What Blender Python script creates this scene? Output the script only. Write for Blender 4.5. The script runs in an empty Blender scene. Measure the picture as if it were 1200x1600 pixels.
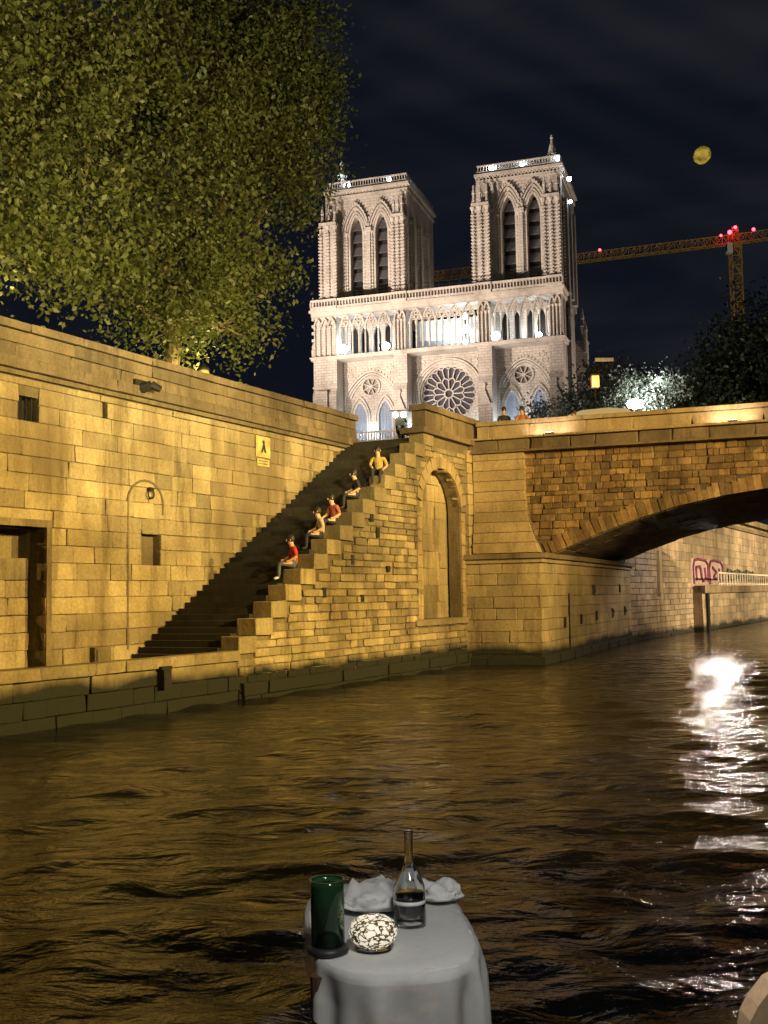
import bpy, bmesh, math, random
import numpy as np
from mathutils import Vector, Matrix, noise
random.seed(7); rng = np.random.default_rng(7)
PI = math.pi
scene = bpy.context.scene
COL = scene.collection

# ------------------------------------------------------------------ camera
cam_d = bpy.data.cameras.new('camera'); cam = bpy.data.objects.new('camera', cam_d); COL.objects.link(cam)
th, ro = math.radians(4.44), math.radians(1.0)
Fv = Vector((0, math.cos(th), math.sin(th))); U0 = Vector((0, -math.sin(th), math.cos(th))); R0 = Vector((1, 0, 0))
Rv = math.cos(ro)*R0 - math.sin(ro)*U0; Uv = math.sin(ro)*R0 + math.cos(ro)*U0
cam.matrix_world = Matrix(((Rv.x, Uv.x, -Fv.x, 0), (Rv.y, Uv.y, -Fv.y, 0), (Rv.z, Uv.z, -Fv.z, 2.6), (0, 0, 0, 1)))
cam_d.sensor_fit = 'VERTICAL'; cam_d.sensor_height = 24; cam_d.lens = 24*1700/1600
cam_d.clip_start = 0.1; cam_d.clip_end = 3000
scene.camera = cam

# ------------------------------------------------------------------ world, exposure
world = bpy.data.worlds.new('World'); scene.world = world; world.use_nodes = True
wn = world.node_tree; wn.nodes.clear()
def wnode(t, **k):
    n = wn.nodes.new(t)
    for a, b in k.items(): setattr(n, a, b)
    return n
wo = wnode('ShaderNodeOutputWorld'); bg = wnode('ShaderNodeBackground'); tc = wnode('ShaderNodeTexCoord')
mp = wnode('ShaderNodeMapping'); mp.inputs['Scale'].default_value = (1.2, 1.2, 5.0); mp.inputs['Rotation'].default_value = (0.25, 0.2, 0.3)
nz = wnode('ShaderNodeTexNoise'); nz.inputs['Scale'].default_value = 2.6; nz.inputs['Detail'].default_value = 4; nz.inputs['Distortion'].default_value = 0.6
rp = wnode('ShaderNodeValToRGB')
rp.color_ramp.elements[0].position = 0.42; rp.color_ramp.elements[0].color = (0.0050, 0.0066, 0.0125, 1)
rp.color_ramp.elements[1].position = 0.75; rp.color_ramp.elements[1].color = (0.015, 0.016, 0.021, 1)
wn.links.new(tc.outputs['Generated'], mp.inputs['Vector']); wn.links.new(mp.outputs[0], nz.inputs['Vector'])
wn.links.new(nz.outputs['Fac'], rp.inputs['Fac']); wn.links.new(rp.outputs[0], bg.inputs['Color']); wn.links.new(bg.outputs[0], wo.inputs['Surface'])
# faint bands in the sky colour, imitating streaks of window reflection
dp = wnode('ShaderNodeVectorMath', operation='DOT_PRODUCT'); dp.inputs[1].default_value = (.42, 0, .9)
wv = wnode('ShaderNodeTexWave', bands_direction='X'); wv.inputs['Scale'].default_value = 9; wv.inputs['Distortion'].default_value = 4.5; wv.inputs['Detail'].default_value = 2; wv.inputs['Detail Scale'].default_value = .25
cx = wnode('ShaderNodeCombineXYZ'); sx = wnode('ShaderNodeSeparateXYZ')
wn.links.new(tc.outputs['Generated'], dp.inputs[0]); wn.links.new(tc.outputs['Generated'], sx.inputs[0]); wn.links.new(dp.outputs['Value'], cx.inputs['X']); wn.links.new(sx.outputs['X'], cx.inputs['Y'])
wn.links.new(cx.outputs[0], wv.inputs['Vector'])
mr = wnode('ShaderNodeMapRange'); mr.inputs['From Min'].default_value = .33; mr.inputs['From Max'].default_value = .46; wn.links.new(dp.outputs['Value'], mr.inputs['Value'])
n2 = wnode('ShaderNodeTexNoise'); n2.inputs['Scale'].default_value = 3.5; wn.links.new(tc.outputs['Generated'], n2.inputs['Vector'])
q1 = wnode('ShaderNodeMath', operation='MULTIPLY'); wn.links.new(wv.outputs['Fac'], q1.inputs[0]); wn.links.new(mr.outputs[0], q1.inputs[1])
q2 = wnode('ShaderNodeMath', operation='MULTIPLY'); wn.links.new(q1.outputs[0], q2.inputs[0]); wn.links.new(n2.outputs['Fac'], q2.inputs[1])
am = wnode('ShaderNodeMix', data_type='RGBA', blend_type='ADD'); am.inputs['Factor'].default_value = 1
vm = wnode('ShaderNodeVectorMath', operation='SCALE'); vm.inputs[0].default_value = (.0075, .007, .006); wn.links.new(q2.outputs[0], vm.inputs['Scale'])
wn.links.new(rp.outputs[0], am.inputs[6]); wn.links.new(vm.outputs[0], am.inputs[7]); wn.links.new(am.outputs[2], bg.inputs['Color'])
bg.inputs['Strength'].default_value = .85
scene.view_settings.view_transform = 'Standard'; scene.view_settings.look = 'None'
scene.view_settings.exposure = 0; scene.view_settings.gamma = 1; scene.view_settings.use_curve_mapping = False
scene.render.engine = 'CYCLES'
cy = scene.cycles
cy.use_denoising = True; cy.max_bounces = 6; cy.diffuse_bounces = 2; cy.glossy_bounces = 4; cy.transmission_bounces = 6; cy.transparent_max_bounces = 8
cy.sample_clamp_indirect = 6; cy.caustics_reflective = False; cy.caustics_refractive = False
try: cy.denoiser = 'OPENIMAGEDENOISE'
except Exception: pass

# ------------------------------------------------------------------ frames of reference
# river frame: x = t (towards the river), y = s (along the quay, away), z up
A28 = math.radians(28)
P0 = Vector((-9.02, 25.5, 0)); rv = Vector((math.sin(A28), math.cos(A28), 0)); qv = Vector((math.cos(A28), -math.sin(A28), 0))
def W(t, s, z=0): return P0 + rv*s + qv*t + Vector((0, 0, z))
ROTB = -A28
# cathedral frame: x = u along the front, y into the building, z up
CO = Vector((-12.5, 195, 0)); ROTC = -math.radians(18)
cu = Vector((math.cos(ROTC), math.sin(ROTC), 0)); cy_ = Vector((-math.sin(ROTC), math.cos(ROTC), 0))
def CW(u, y, z): return CO + cu*u + cy_*y + Vector((0, 0, z))

# ------------------------------------------------------------------ lamps the place has (night), with added fill lights
def lamp(name, kind, loc, power, color, radius=0.3, aim=None, size=60, blend=0.6):
    d = bpy.data.lights.new(name, kind); d.energy = power; d.color = color; d.shadow_soft_size = radius
    o = bpy.data.objects.new(name, d); COL.objects.link(o); o.location = loc
    if kind == 'SPOT':
        d.spot_size = math.radians(size); d.spot_blend = blend
        o.rotation_euler = (Vector(aim)-Vector(loc)).to_track_quat('-Z', 'Y').to_euler()
    return o
SOD = (1.0, 0.69, 0.20); WARM = (1.0, 0.74, 0.42); COOL = (0.80, 0.92, 1.0); PINK = (1.0, 0.81, 0.66)
# street lamps along the opposite quay
lamp('quay_lamp_light', 'SPOT', W(33, -2, 10), 40000, SOD, 0.5, W(0, 1, 4), 75, 0.9)
lamp('quay_lamp_light', 'SPOT', W(34, 9, 11), 50000, SOD, 0.5, W(1, 9, 4), 75, 0.9)
lamp('quay_lamp_light', 'SPOT', W(30, 4, 10), 30000, (1, .67, .26), 0.5, W(8, 24, 5), 70, 0.9)
# street lamps on the upper quay under the trees
lamp('street_and_fill_light', 'POINT', W(-3.8, 3.4, 10.2), 600, (1, .78, .20), 0.25)
lamp('street_and_fill_light', 'POINT', W(-4.2, 13.5, 10.4), 900, (1, .78, .20), 0.25)
lamp('street_and_fill_light', 'SPOT', W(16, -2, 7), 29000, (1, .86, .40), 0.5, W(-5, 12, 19), 80, 0.9)  # added spot out over the river, brightens the tree crowns
lamp('flank_fill_light', 'SPOT', CW(75, 10, 12), 75000, PINK, 0.8, CW(46, 10, 55), 60, 0.8)  # added fill that brightens the cathedral's south flank
# unseen spots added to brighten the quay walls beyond the bridge
lamp('far_quay_fill', 'SPOT', W(26, 54, 9), 52000, (1, .76, .42), .4, W(4, 58, 3), 80, .9)
lamp('far_quay_fill', 'SPOT', W(26, 84, 9), 60000, (1, .76, .42), .4, W(3, 84, 4), 80, .9)
lamp('tower_flank_fill', 'POINT', CW(27.5, 9, 50), 3200, PINK, .6)  # added fill between the towers, lifts the left tower's side
# cathedral floodlights on the square
for u, y, z, p in ((-8, -46, 26, 300000), (0, -66, 16, 150000), (36, -60, 14, 18000)):
    lamp('facade_flood_light', 'SPOT', CW(u, y, z), p, PINK, 0.8, CW(22, 0, 62), 64, 0.9)

# ------------------------------------------------------------------ materials
MATS = {}
def nt(name):
    m = bpy.data.materials.new(name); m.use_nodes = True
    t = m.node_tree; b = t.nodes['Principled BSDF']; return m, t, b
def N(t, typ, **k):
    n = t.nodes.new(typ)
    for a, b in k.items(): setattr(n, a, b)
    return n
def mixc(t, fac, a, b, mode='MIX'):
    n = N(t, 'ShaderNodeMix', data_type='RGBA', blend_type=mode)
    for sock, v in ((n.inputs['Factor'], fac), (n.inputs[6], a), (n.inputs[7], b)):
        if hasattr(v, 'is_output'): t.links.new(v, sock)
        elif isinstance(v, (int, float)): sock.default_value = v
        else: sock.default_value = (*v, 1)
    return n.outputs[2]
def ramp(t, src, p0, p1, c0=(0, 0, 0), c1=(1, 1, 1)):
    r = N(t, 'ShaderNodeValToRGB'); e = r.color_ramp.elements
    e[0].position = p0; e[1].position = p1; e[0].color = (*c0, 1); e[1].color = (*c1, 1)
    t.links.new(src, r.inputs['Fac']); return r.outputs[0]
def pos_noise(t, scale, detail=6, stretch=None, rough=0.6):
    g = N(t, 'ShaderNodeNewGeometry'); v = g.outputs['Position']
    if stretch:
        m = N(t, 'ShaderNodeMapping'); m.inputs['Scale'].default_value = stretch; t.links.new(v, m.inputs[0]); v = m.outputs[0]
    n = N(t, 'ShaderNodeTexNoise'); n.inputs['Scale'].default_value = scale; n.inputs['Detail'].default_value = detail; n.inputs['Roughness'].default_value = rough
    t.links.new(v, n.inputs['Vector']); return n.outputs['Fac']
def stone(name, c0, c1, dirt=(0.10, 0.075, 0.05), dirt_amt=0.6, bump=0.5, nscale=1.3, tide=None, per_block=0.35, rough=0.9, grain=14):
    m, t, b = nt(name)
    oi = N(t, 'ShaderNodeObjectInfo')
    n1 = pos_noise(t, nscale, 8); n2 = pos_noise(t, grain, 6); n3 = pos_noise(t, nscale*.45, 5, (1, 1, .35))
    base = mixc(t, ramp(t, n1, .35, .68), c0, c1)
    rnd = ramp(t, oi.outputs['Random'], 0, 1, (1-per_block,)*3, (1+per_block*.5, 1+per_block*.45, 1+per_block*.3))
    base = mixc(t, 1.0, base, rnd, 'MULTIPLY')
    base = mixc(t, ramp(t, n2, .3, .75), base, mixc(t, 1.0, base, (.62, .6, .56), 'MULTIPLY'))
    n4 = pos_noise(t, .22, 3); n5 = pos_noise(t, 1.1, 6, (1.6, 1.6, .22), .7)
    base = mixc(t, 1.0, base, ramp(t, n4, .3, .7, (.46, .43, .38), (1.20, 1.18, 1.12)), 'MULTIPLY')
    base = mixc(t, ramp(t, n5, .5, .7), base, mixc(t, 1.0, base, (.46, .42, .36), 'MULTIPLY'))
    d = N(t, 'ShaderNodeMath', operation='MULTIPLY'); t.links.new(ramp(t, n3, .50, .70), d.inputs[0]); d.inputs[1].default_value = dirt_amt
    base = mixc(t, d.outputs[0], base, dirt)
    if tide is not None:
        g = N(t, 'ShaderNodeNewGeometry'); s = N(t, 'ShaderNodeSeparateXYZ'); t.links.new(g.outputs['Position'], s.inputs[0])
        a = N(t, 'ShaderNodeMath', operation='MULTIPLY_ADD'); t.links.new(n3, a.inputs[0]); a.inputs[1].default_value = .9; t.links.new(s.outputs['Z'], a.inputs[2])
        f = N(t, 'ShaderNodeMapRange'); t.links.new(a.outputs[0], f.inputs['Value']); f.inputs['From Min'].default_value = tide+.32; f.inputs['From Max'].default_value = tide+.58
        base = mixc(t, f.outputs[0], (.008, .009, .004), base)
    t.links.new(base, b.inputs['Base Color']); b.inputs['Roughness'].default_value = rough
    bp = N(t, 'ShaderNodeBump'); bp.inputs['Strength'].default_value = bump; bp.inputs['Distance'].default_value = .04
    add = N(t, 'ShaderNodeMath', operation='MULTIPLY_ADD'); t.links.new(n2, add.inputs[0]); add.inputs[1].default_value = .6; t.links.new(pos_noise(t, grain*.35, 6), add.inputs[2])
    t.links.new(add.outputs[0], bp.inputs['Height']); t.links.new(bp.outputs[0], b.inputs['Normal'])
    return m
def plain(name, col, rough=.7, metal=0, emit=None, strength=0, var=.25, vs=8):
    m, t, b = nt(name)
    if var:
        n = pos_noise(t, vs, 5); c = mixc(t, ramp(t, n, .3, .7), tuple(x*(1-var) for x in col), tuple(min(1, x*(1+var)) for x in col))
        t.links.new(c, b.inputs['Base Color'])
    else: b.inputs['Base Color'].default_value = (*col, 1)
    b.inputs['Roughness'].default_value = rough; b.inputs['Metallic'].default_value = metal
    if emit: b.inputs['Emission Color'].default_value = (*emit, 1); b.inputs['Emission Strength'].default_value = strength
    return m
def church_stone(name, c0, c1, joint=.55):
    m, t, b = nt(name)
    o = N(t, 'ShaderNodeTexCoord'); s = N(t, 'ShaderNodeSeparateXYZ'); t.links.new(o.outputs['Object'], s.inputs[0])
    a = N(t, 'ShaderNodeMath', operation='ADD'); t.links.new(s.outputs['X'], a.inputs[0]); t.links.new(s.outputs['Y'], a.inputs[1])
    c = N(t, 'ShaderNodeCombineXYZ'); t.links.new(a.outputs[0], c.inputs['X']); t.links.new(s.outputs['Z'], c.inputs['Y'])
    br = N(t, 'ShaderNodeTexBrick'); t.links.new(c.outputs[0], br.inputs['Vector'])
    br.inputs['Scale'].default_value = 1; br.inputs['Brick Width'].default_value = 1.1; br.inputs['Row Height'].default_value = .5; br.inputs['Mortar Size'].default_value = .035
    br.inputs['Color1'].default_value = (*c0, 1); br.inputs['Color2'].default_value = (*c1, 1); br.inputs['Mortar'].default_value = tuple(x*joint for x in c0)+(1,)
    n1 = pos_noise(t, .35, 8, (1, 1, .5)); n2 = pos_noise(t, 2.5, 6)
    col = mixc(t, ramp(t, n1, .45, .75), br.outputs['Color'], mixc(t, 1, br.outputs['Color'], (.6, .58, .56), 'MULTIPLY'))
    col = mixc(t, ramp(t, n2, .4, .8), col, mixc(t, 1, col, (.78, .76, .74), 'MULTIPLY'))
    t.links.new(col, b.inputs['Base Color']); b.inputs['Roughness'].default_value = .92
    bp = N(t, 'ShaderNodeBump'); bp.inputs['Strength'].default_value = .6; bp.inputs['Distance'].default_value = .12
    t.links.new(n2, bp.inputs['Height']); t.links.new(bp.outputs[0], b.inputs['Normal'])
    return m
M = dict(
    quay=stone('quay_limestone', (.40, .32, .19), (.56, .47, .31), (.15, .105, .055), .85, .9, .8, tide=None, per_block=.34),
    quaylow=stone('quay_limestone_tidal', (.36, .29, .17), (.48, .40, .25), (.13, .10, .055), .7, .7, .8, tide=.85, per_block=.30),
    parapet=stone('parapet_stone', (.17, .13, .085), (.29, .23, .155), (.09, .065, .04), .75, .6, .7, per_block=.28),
    mortar=stone('mortar', (.22, .175, .105), (.30, .24, .15), (.07, .05, .03), .6, .6, 2),
    rubble=stone('rubble_stone', (.36, .29, .17), (.50, .42, .27), (.10, .08, .05), .6, .9, 1.1, tide=.72, per_block=.42),
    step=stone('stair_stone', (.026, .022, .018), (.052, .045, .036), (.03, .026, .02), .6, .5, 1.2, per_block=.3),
    spandrel=stone('millstone_rubble', (.28, .175, .075), (.44, .32, .165), (.10, .055, .025), .6, 1.0, 1.6, per_block=.55, grain=9),
    quoin=stone('pier_limestone', (.40, .31, .18), (.50, .40, .25), (.20, .15, .08), .5, .5, .9, per_block=.16),
    pier=stone('pier_ashlar', (.38, .30, .18), (.50, .42, .26), (.14, .12, .06), .7, .6, .7, tide=.6, per_block=.2),
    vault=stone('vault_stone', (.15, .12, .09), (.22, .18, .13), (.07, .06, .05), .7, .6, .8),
    farbrick=stone('far_quay_stone', (.33, .26, .19), (.45, .37, .28), (.15, .12, .09), .5, .5, .7, tide=.35, per_block=.3),
    church=church_stone('cathedral_limestone', (.50, .45, .40), (.56, .51, .46)),
    church2=church_stone('cathedral_carved_limestone', (.54, .49, .44), (.58, .53, .47), .8),
    churchdark=church_stone('cathedral_darker_limestone', (.33, .31, .28), (.38, .35, .32)),  # darker limestone for flanks, backs and recesses
    lead=plain('lead_roof', (.10, .11, .12), .5, .3), louver=plain('louver_slate', (.10, .095, .10), .55, 0),
    dark=plain('dark_void', (.012, .011, .011), .9), iron=plain('wrought_iron', (.03, .027, .024), .55, .6),
    glass_blue=plain('stained_glass', (.16, .19, .25), .25, 0, (.42, .52, .70), .26), rose_glass=plain('rose_stained_glass', (.075, .07, .09), .2, 0),
    white_light=plain('floodlight_lens', (1, 1, 1), .4, 0, (.82, .93, 1), 60, 0), warm_light=plain('lamp_glass', (1, 1, 1), .4, 0, (1, .93, .82), 90, 0),
    uplight=plain('uplight_lens', (1, 1, 1), .4, 0, (1, .80, .62), 30, 0),
    red_light=plain('red_beacon_lens', (.6, .02, .02), .4, 0, (1, .03, .05), 16, 0), amber=plain('amber_lamp_glass', (.8, .4, .1), .4, 0, (1, .52, .18), .45, 0),
    teal=plain('clear_screen', (.45, .50, .50), .3), crane=plain('crane_yellow_steel', (.42, .27, .07), .5, .1), craneb=plain('counterweight_concrete', (.3, .29, .27), .8),
    bark=plain('bark', (.10, .075, .05), .9), yellow=plain('yellow_sign_paint', (.40, .32, .12), .8, var=.4, vs=4), black=plain('black_paint', (.02, .02, .02), .5, var=0),
    whitep=plain('white_paint', (.75, .75, .75), .4, var=.05), tyre=plain('rubber_tyre', (.02, .02, .02), .8, var=0), autoglass=plain('car_glass', (.02, .025, .03), .08, var=0),
    graf1=plain('magenta_spray_paint', (.15, .03, .085), .8, var=.5, vs=3), graf2=plain('pale_spray_paint', (.40, .31, .29), .85, var=.3, vs=2), graf3=plain('dark_green_spray_paint', (.05, .075, .05), .8),
    rail=plain('pale_railing_paint', (.62, .55, .47), .5), deck=plain('deck_planking', (.10, .08, .06), .7), wood=plain('walnut_table_wood', (.09, .05, .03), .5),
    cloth=plain('white_tablecloth', (.74, .76, .75), .9, var=.05, vs=20), tan=plain('tan_upholstery', (.42, .29, .17), .8, var=.12, vs=40),
    skin=plain('skin', (.55, .33, .22), .6, var=.05), hair=plain('dark_hair', (.02, .015, .012), .6, var=0), redshirt=plain('red_shirt', (.42, .03, .025), .8), beige=plain('beige_shirt', (.42, .34, .25), .8),
    orange=plain('orange_top', (.48, .16, .06), .8), darkcloth=plain('dark_clothes', (.022, .022, .028), .85), jeans=plain('grey_jeans', (.10, .11, .14), .85), yellowcoat=plain('yellow_jacket', (.34, .25, .07), .8),
    rust=plain('rusty_red_top', (.35, .10, .06), .8), glow_disc=plain('yellow_glow', (1, .85, .3), .9, 0, (1, .72, .12), .22, .6, .12),
    plaza=plain('plaza_paving', (.16, .14, .12), .9, vs=.6), asphalt=plain('asphalt', (.05, .05, .05), .9), curtain=plain('pale_screen', (.62, .68, .72), .6),
)
def glow_disc_mat():
    m, t, b = nt('yellow_glow'); n = pos_noise(t, .16, 5); f = ramp(t, n, .38, .66)
    b.inputs['Base Color'].default_value = (.05, .04, .01, 1); b.inputs['Emission Color'].default_value = (1, .70, .10, 1)
    e = N(t, 'ShaderNodeMath', operation='MULTIPLY_ADD'); t.links.new(f, e.inputs[0]); e.inputs[1].default_value = .42; e.inputs[2].default_value = .035; t.links.new(e.outputs[0], b.inputs['Emission Strength']); return m
M['glow_disc'] = glow_disc_mat()
def leafmat(name, c0, c1, transl=.35):
    m, t, b = nt(name)
    n = pos_noise(t, .9, 4); n2 = pos_noise(t, 9, 2)
    c = mixc(t, ramp(t, n, .35, .65), c0, c1); c = mixc(t, ramp(t, n2, .3, .7), c, mixc(t, 1, c, (.55, .6, .5), 'MULTIPLY'))
    t.links.new(c, b.inputs['Base Color']); b.inputs['Roughness'].default_value = .55
    tr = N(t, 'ShaderNodeBsdfTranslucent'); t.links.new(c, tr.inputs['Color'])
    mx = N(t, 'ShaderNodeMixShader'); mx.inputs[0].default_value = transl
    out = t.nodes['Material Output']; t.links.new(b.outputs[0], mx.inputs[1]); t.links.new(tr.outputs[0], mx.inputs[2]); t.links.new(mx.outputs[0], out.inputs['Surface'])
    return m
M['leaf'] = leafmat('plane_tree_leaves', (.078, .098, .024), (.115, .118, .036)); M['leafdark'] = leafmat('dark_leaves', (.03, .045, .02), (.05, .06, .025))
M['leafbrown'] = leafmat('brownish_leaves', (.075, .055, .03), (.09, .07, .035)); M['leafpale'] = leafmat('silvery_leaves', (.11, .12, .09), (.14, .14, .11))
def glassmat(name, col, rough=.02, trans=1.0):
    m, t, b = nt(name); b.inputs['Base Color'].default_value = (*col, 1); b.inputs['Roughness'].default_value = rough
    b.inputs['Transmission Weight'].default_value = trans; b.inputs['IOR'].default_value = 1.45; return m
M['clear'] = glassmat('clear_glass', (.93, .95, .95)); M['green'] = glassmat('green_glass', (.05, .16, .07), .08, .75)
def candlemat():
    m, t, b = nt('patterned_candle_glass'); v = N(t, 'ShaderNodeTexVoronoi', feature='DISTANCE_TO_EDGE'); v.inputs['Scale'].default_value = 6
    o = N(t, 'ShaderNodeTexCoord'); n = N(t, 'ShaderNodeTexNoise'); n.inputs['Scale'].default_value = 7; t.links.new(o.outputs['Generated'], n.inputs['Vector'])
    mm = mixc(t, .25, o.outputs['Generated'], n.outputs['Color']); t.links.new(mm, v.inputs['Vector'])
    f = ramp(t, v.outputs['Distance'], .06, .12)
    c = mixc(t, f, (.16, .11, .05), (1, .90, .70)); t.links.new(c, b.inputs['Base Color']); t.links.new(c, b.inputs['Emission Color'])
    e = N(t, 'ShaderNodeMath', operation='MULTIPLY'); t.links.new(f, e.inputs[0]); e.inputs[1].default_value = .6; t.links.new(e.outputs[0], b.inputs['Emission Strength'])
    b.inputs['Roughness'].default_value = .15; return m
def reflected_cloth():  # half transparent, imitating a faint reflection of the cloth in window glass
    m = plain('reflected_white_cloth', (.78, .80, .79), .9, var=.05, vs=30); t = m.node_tree; b = t.nodes['Principled BSDF']
    tr = N(t, 'ShaderNodeBsdfTransparent'); mx = N(t, 'ShaderNodeMixShader'); mx.inputs[0].default_value = .46
    t.links.new(b.outputs[0], mx.inputs[1]); t.links.new(tr.outputs[0], mx.inputs[2]); t.links.new(mx.outputs[0], t.nodes['Material Output'].inputs['Surface']); return m
M['reflected_cloth'] = reflected_cloth(); M['candle'] = candlemat()
def watermat():
    m, t, b = nt('river_water'); b.inputs['Base Color'].default_value = (.011, .0105, .008, 1); b.inputs['Roughness'].default_value = .06; b.inputs['IOR'].default_value = 1.33; b.inputs['Specular IOR Level'].default_value = .22
    g = N(t, 'ShaderNodeNewGeometry'); mp_ = N(t, 'ShaderNodeMapping'); mp_.inputs['Scale'].default_value = (1, 1.7, 1); mp_.inputs['Rotation'].default_value = (0, 0, .1)
    t.links.new(g.outputs['Position'], mp_.inputs[0])
    n1 = N(t, 'ShaderNodeTexNoise'); n1.inputs['Scale'].default_value = 1.7; n1.inputs['Detail'].default_value = 6; n1.inputs['Roughness'].default_value = .5; n1.inputs['Distortion'].default_value = .4
    t.links.new(mp_.outputs[0], n1.inputs['Vector'])
    bp = N(t, 'ShaderNodeBump'); bp.inputs['Strength'].default_value = .7; bp.inputs['Distance'].default_value = .13
    t.links.new(n1.outputs['Fac'], bp.inputs['Height']); t.links.new(bp.outputs[0], b.inputs['Normal'])
    return m
M['water'] = watermat()

# ------------------------------------------------------------------ mesh helpers
class MB:
    def __init__(s, org=(0, 0, 0)): s.v = []; s.f = []; s.o = Vector(org); s.smooth = False
    def add(s, vs, fs):
        k = len(s.v); s.v += [Vector(p)-s.o for p in vs]; s.f += [tuple(i+k for i in f) for f in fs]; return s
    def box(s, x0, x1, y0, y1, z0, z1):
        return s.add([(x0, y0, z0), (x1, y0, z0), (x1, y1, z0), (x0, y1, z0), (x0, y0, z1), (x1, y0, z1), (x1, y1, z1), (x0, y1, z1)],
                     [(0, 3, 2, 1), (4, 5, 6, 7), (0, 1, 5, 4), (1, 2, 6, 5), (2, 3, 7, 6), (3, 0, 4, 7)])
    def tube(s, a, b, r0, r1=None, n=8, cap=True):
        r1 = r0 if r1 is None else r1; a = Vector(a); b = Vector(b); d = (b-a).normalized()
        x = d.orthogonal().normalized(); y = d.cross(x); vs = []
        for p, r in ((a, r0), (b, r1)):
            for i in range(n): vs.append(p + (x*math.cos(2*PI*i/n)+y*math.sin(2*PI*i/n))*r)
        fs = [(i, (i+1) % n, n+(i+1) % n, n+i) for i in range(n)]
        if cap: fs += [tuple(range(n-1, -1, -1)), tuple(range(n, 2*n))]
        return s.add(vs, fs)
    def lathe(s, prof, c=(0, 0, 0), n=12, sx=1, sy=1):
        vs = []; c = Vector(c)
        for r, z in prof:
            for i in range(n): vs.append(c+Vector((r*sx*math.cos(2*PI*i/n), r*sy*math.sin(2*PI*i/n), z)))
        fs = []
        for k in range(len(prof)-1):
            for i in range(n): fs.append((k*n+i, k*n+(i+1) % n, (k+1)*n+(i+1) % n, (k+1)*n+i))
        fs += [tuple(range(n-1, -1, -1)), tuple(range((len(prof)-1)*n, len(prof)*n))]
        return s.add(vs, fs)
    def sweep(s, path, w0, w1, y0, y1, closed=False):
        # moulding following a path of (x, z) points in the x-z plane: from w0 to w1 along the outward normal, y0..y1 deep
        n = len(path); vs = []
        for i in range(n):
            a = path[(i-1) % n] if (closed or i > 0) else path[i]; b = path[(i+1) % n] if (closed or i < n-1) else path[i]
            dx, dz = b[0]-a[0], b[1]-a[1]; l = math.hypot(dx, dz) or 1; nx, nz_ = -dz/l, dx/l
            for w, y in ((w0, y0), (w1, y0), (w1, y1), (w0, y1)): vs.append((path[i][0]+nx*w, y, path[i][1]+nz_*w))
        fs = []
        for i in range(n if closed else n-1):
            j = (i+1) % n
            for k in range(4): fs.append((i*4+k, i*4+(k+1) % 4, j*4+(k+1) % 4, j*4+k))
        if not closed: fs += [(3, 2, 1, 0), tuple((n-1)*4+k for k in range(4))]
        return s.add(vs, fs)
    def panel(s, outer, holes, y0, y1):
        # slab in the x-z plane with holes
        bm = bmesh.new(); es = []
        for lp in [outer]+holes:
            vv = [bm.verts.new((p[0], y0, p[1])) for p in lp]
            es += [bm.edges.new((vv[i], vv[(i+1) % len(vv)])) for i in range(len(vv))]
        bmesh.ops.triangle_fill(bm, use_beauty=True, use_dissolve=False, edges=es)
        r = bmesh.ops.extrude_face_region(bm, geom=bm.faces[:])
        for e in r['geom']:
            if isinstance(e, bmesh.types.BMVert): e.co.y = y1
        bmesh.ops.recalc_face_normals(bm, faces=bm.faces[:]); bm.verts.index_update()
        s.add([v.co.copy() for v in bm.verts], [tuple(v.index for v in f.verts) for f in bm.faces]); bm.free(); return s
    def prism(s, poly, axis, a0, a1):
        # polygon of 2-D points extruded along one axis: axis 'y' -> points (x,z); 'x' -> points (y,z)
        n = len(poly)
        mk = (lambda p, a: (p[0], a, p[1])) if axis == 'y' else (lambda p, a: (a, p[0], p[1]))
        return s.add([mk(p, a0) for p in poly]+[mk(p, a1) for p in poly],
                     [tuple(range(n)), tuple(range(2*n-1, n-1, -1))]+[(i, n+i, n+(i+1) % n, (i+1) % n) for i in range(n)])
    def mesh(s, name, mat):
        me = bpy.data.meshes.new(name); me.from_pydata([tuple(v) for v in s.v], [], s.f)
        bm = bmesh.new(); bm.from_mesh(me); bmesh.ops.recalc_face_normals(bm, faces=bm.faces[:]); bm.to_mesh(me); bm.free()
        if s.smooth: me.shade_smooth()
        for m in (mat if isinstance(mat, list) else [mat]): me.materials.append(m)
        return me
    def build(s, name, mat, parent=None):
        return link(name, s.mesh(name, mat), parent)
def link(name, me, parent=None, loc=None, scale=None, rot=None):
    o = bpy.data.objects.new(name, me); COL.objects.link(o)
    if parent is not None: o.parent = parent
    if loc is not None: o.location = loc
    if scale is not None: o.scale = scale
    if rot is not None: o.rotation_euler = rot
    return o
def tag(o, label, cat, group=None):
    o['label'] = label; o['category'] = cat
    if group: o['group'] = group
    return o
def thing(name, label, cat, loc=(0, 0, 0), rz=0, group=None):
    o = link(name, None, None, loc, None, (0, 0, rz)); o.empty_display_size = .3; return tag(o, label, cat, group)
def struct(o): o['kind'] = 'structure'; return o
def stuff(o): o['kind'] = 'stuff'; return o
def copy_tree(o, parent=None):
    c = o.copy(); COL.objects.link(c)
    if parent is not None: c.parent = parent
    for ch in list(o.children): copy_tree(ch, c)
    return c
def parch(x0, x1, zs, za, n=9, p=1.45, q=.72):
    # pointed arch from (x0,zs) over the apex (mid,za) to (x1,zs)
    m, a = (x0+x1)/2, (x1-x0)/2; out = []
    for i in range(2*n+1):
        k = -math.cos(PI*i/(2*n)); out.append((m+a*k, zs+(za-zs)*max(0, 1-abs(k)**p)**q))
    return out
def circ(x, z, r, n=24, a0=0, a1=2*PI):
    full = abs(a1-a0-2*PI) < 1e-6
    return [(x+r*math.cos(a0+(a1-a0)*i/(n if full else n-1)), z+r*math.sin(a0+(a1-a0)*i/(n if full else n-1))) for i in range(n)]

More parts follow.
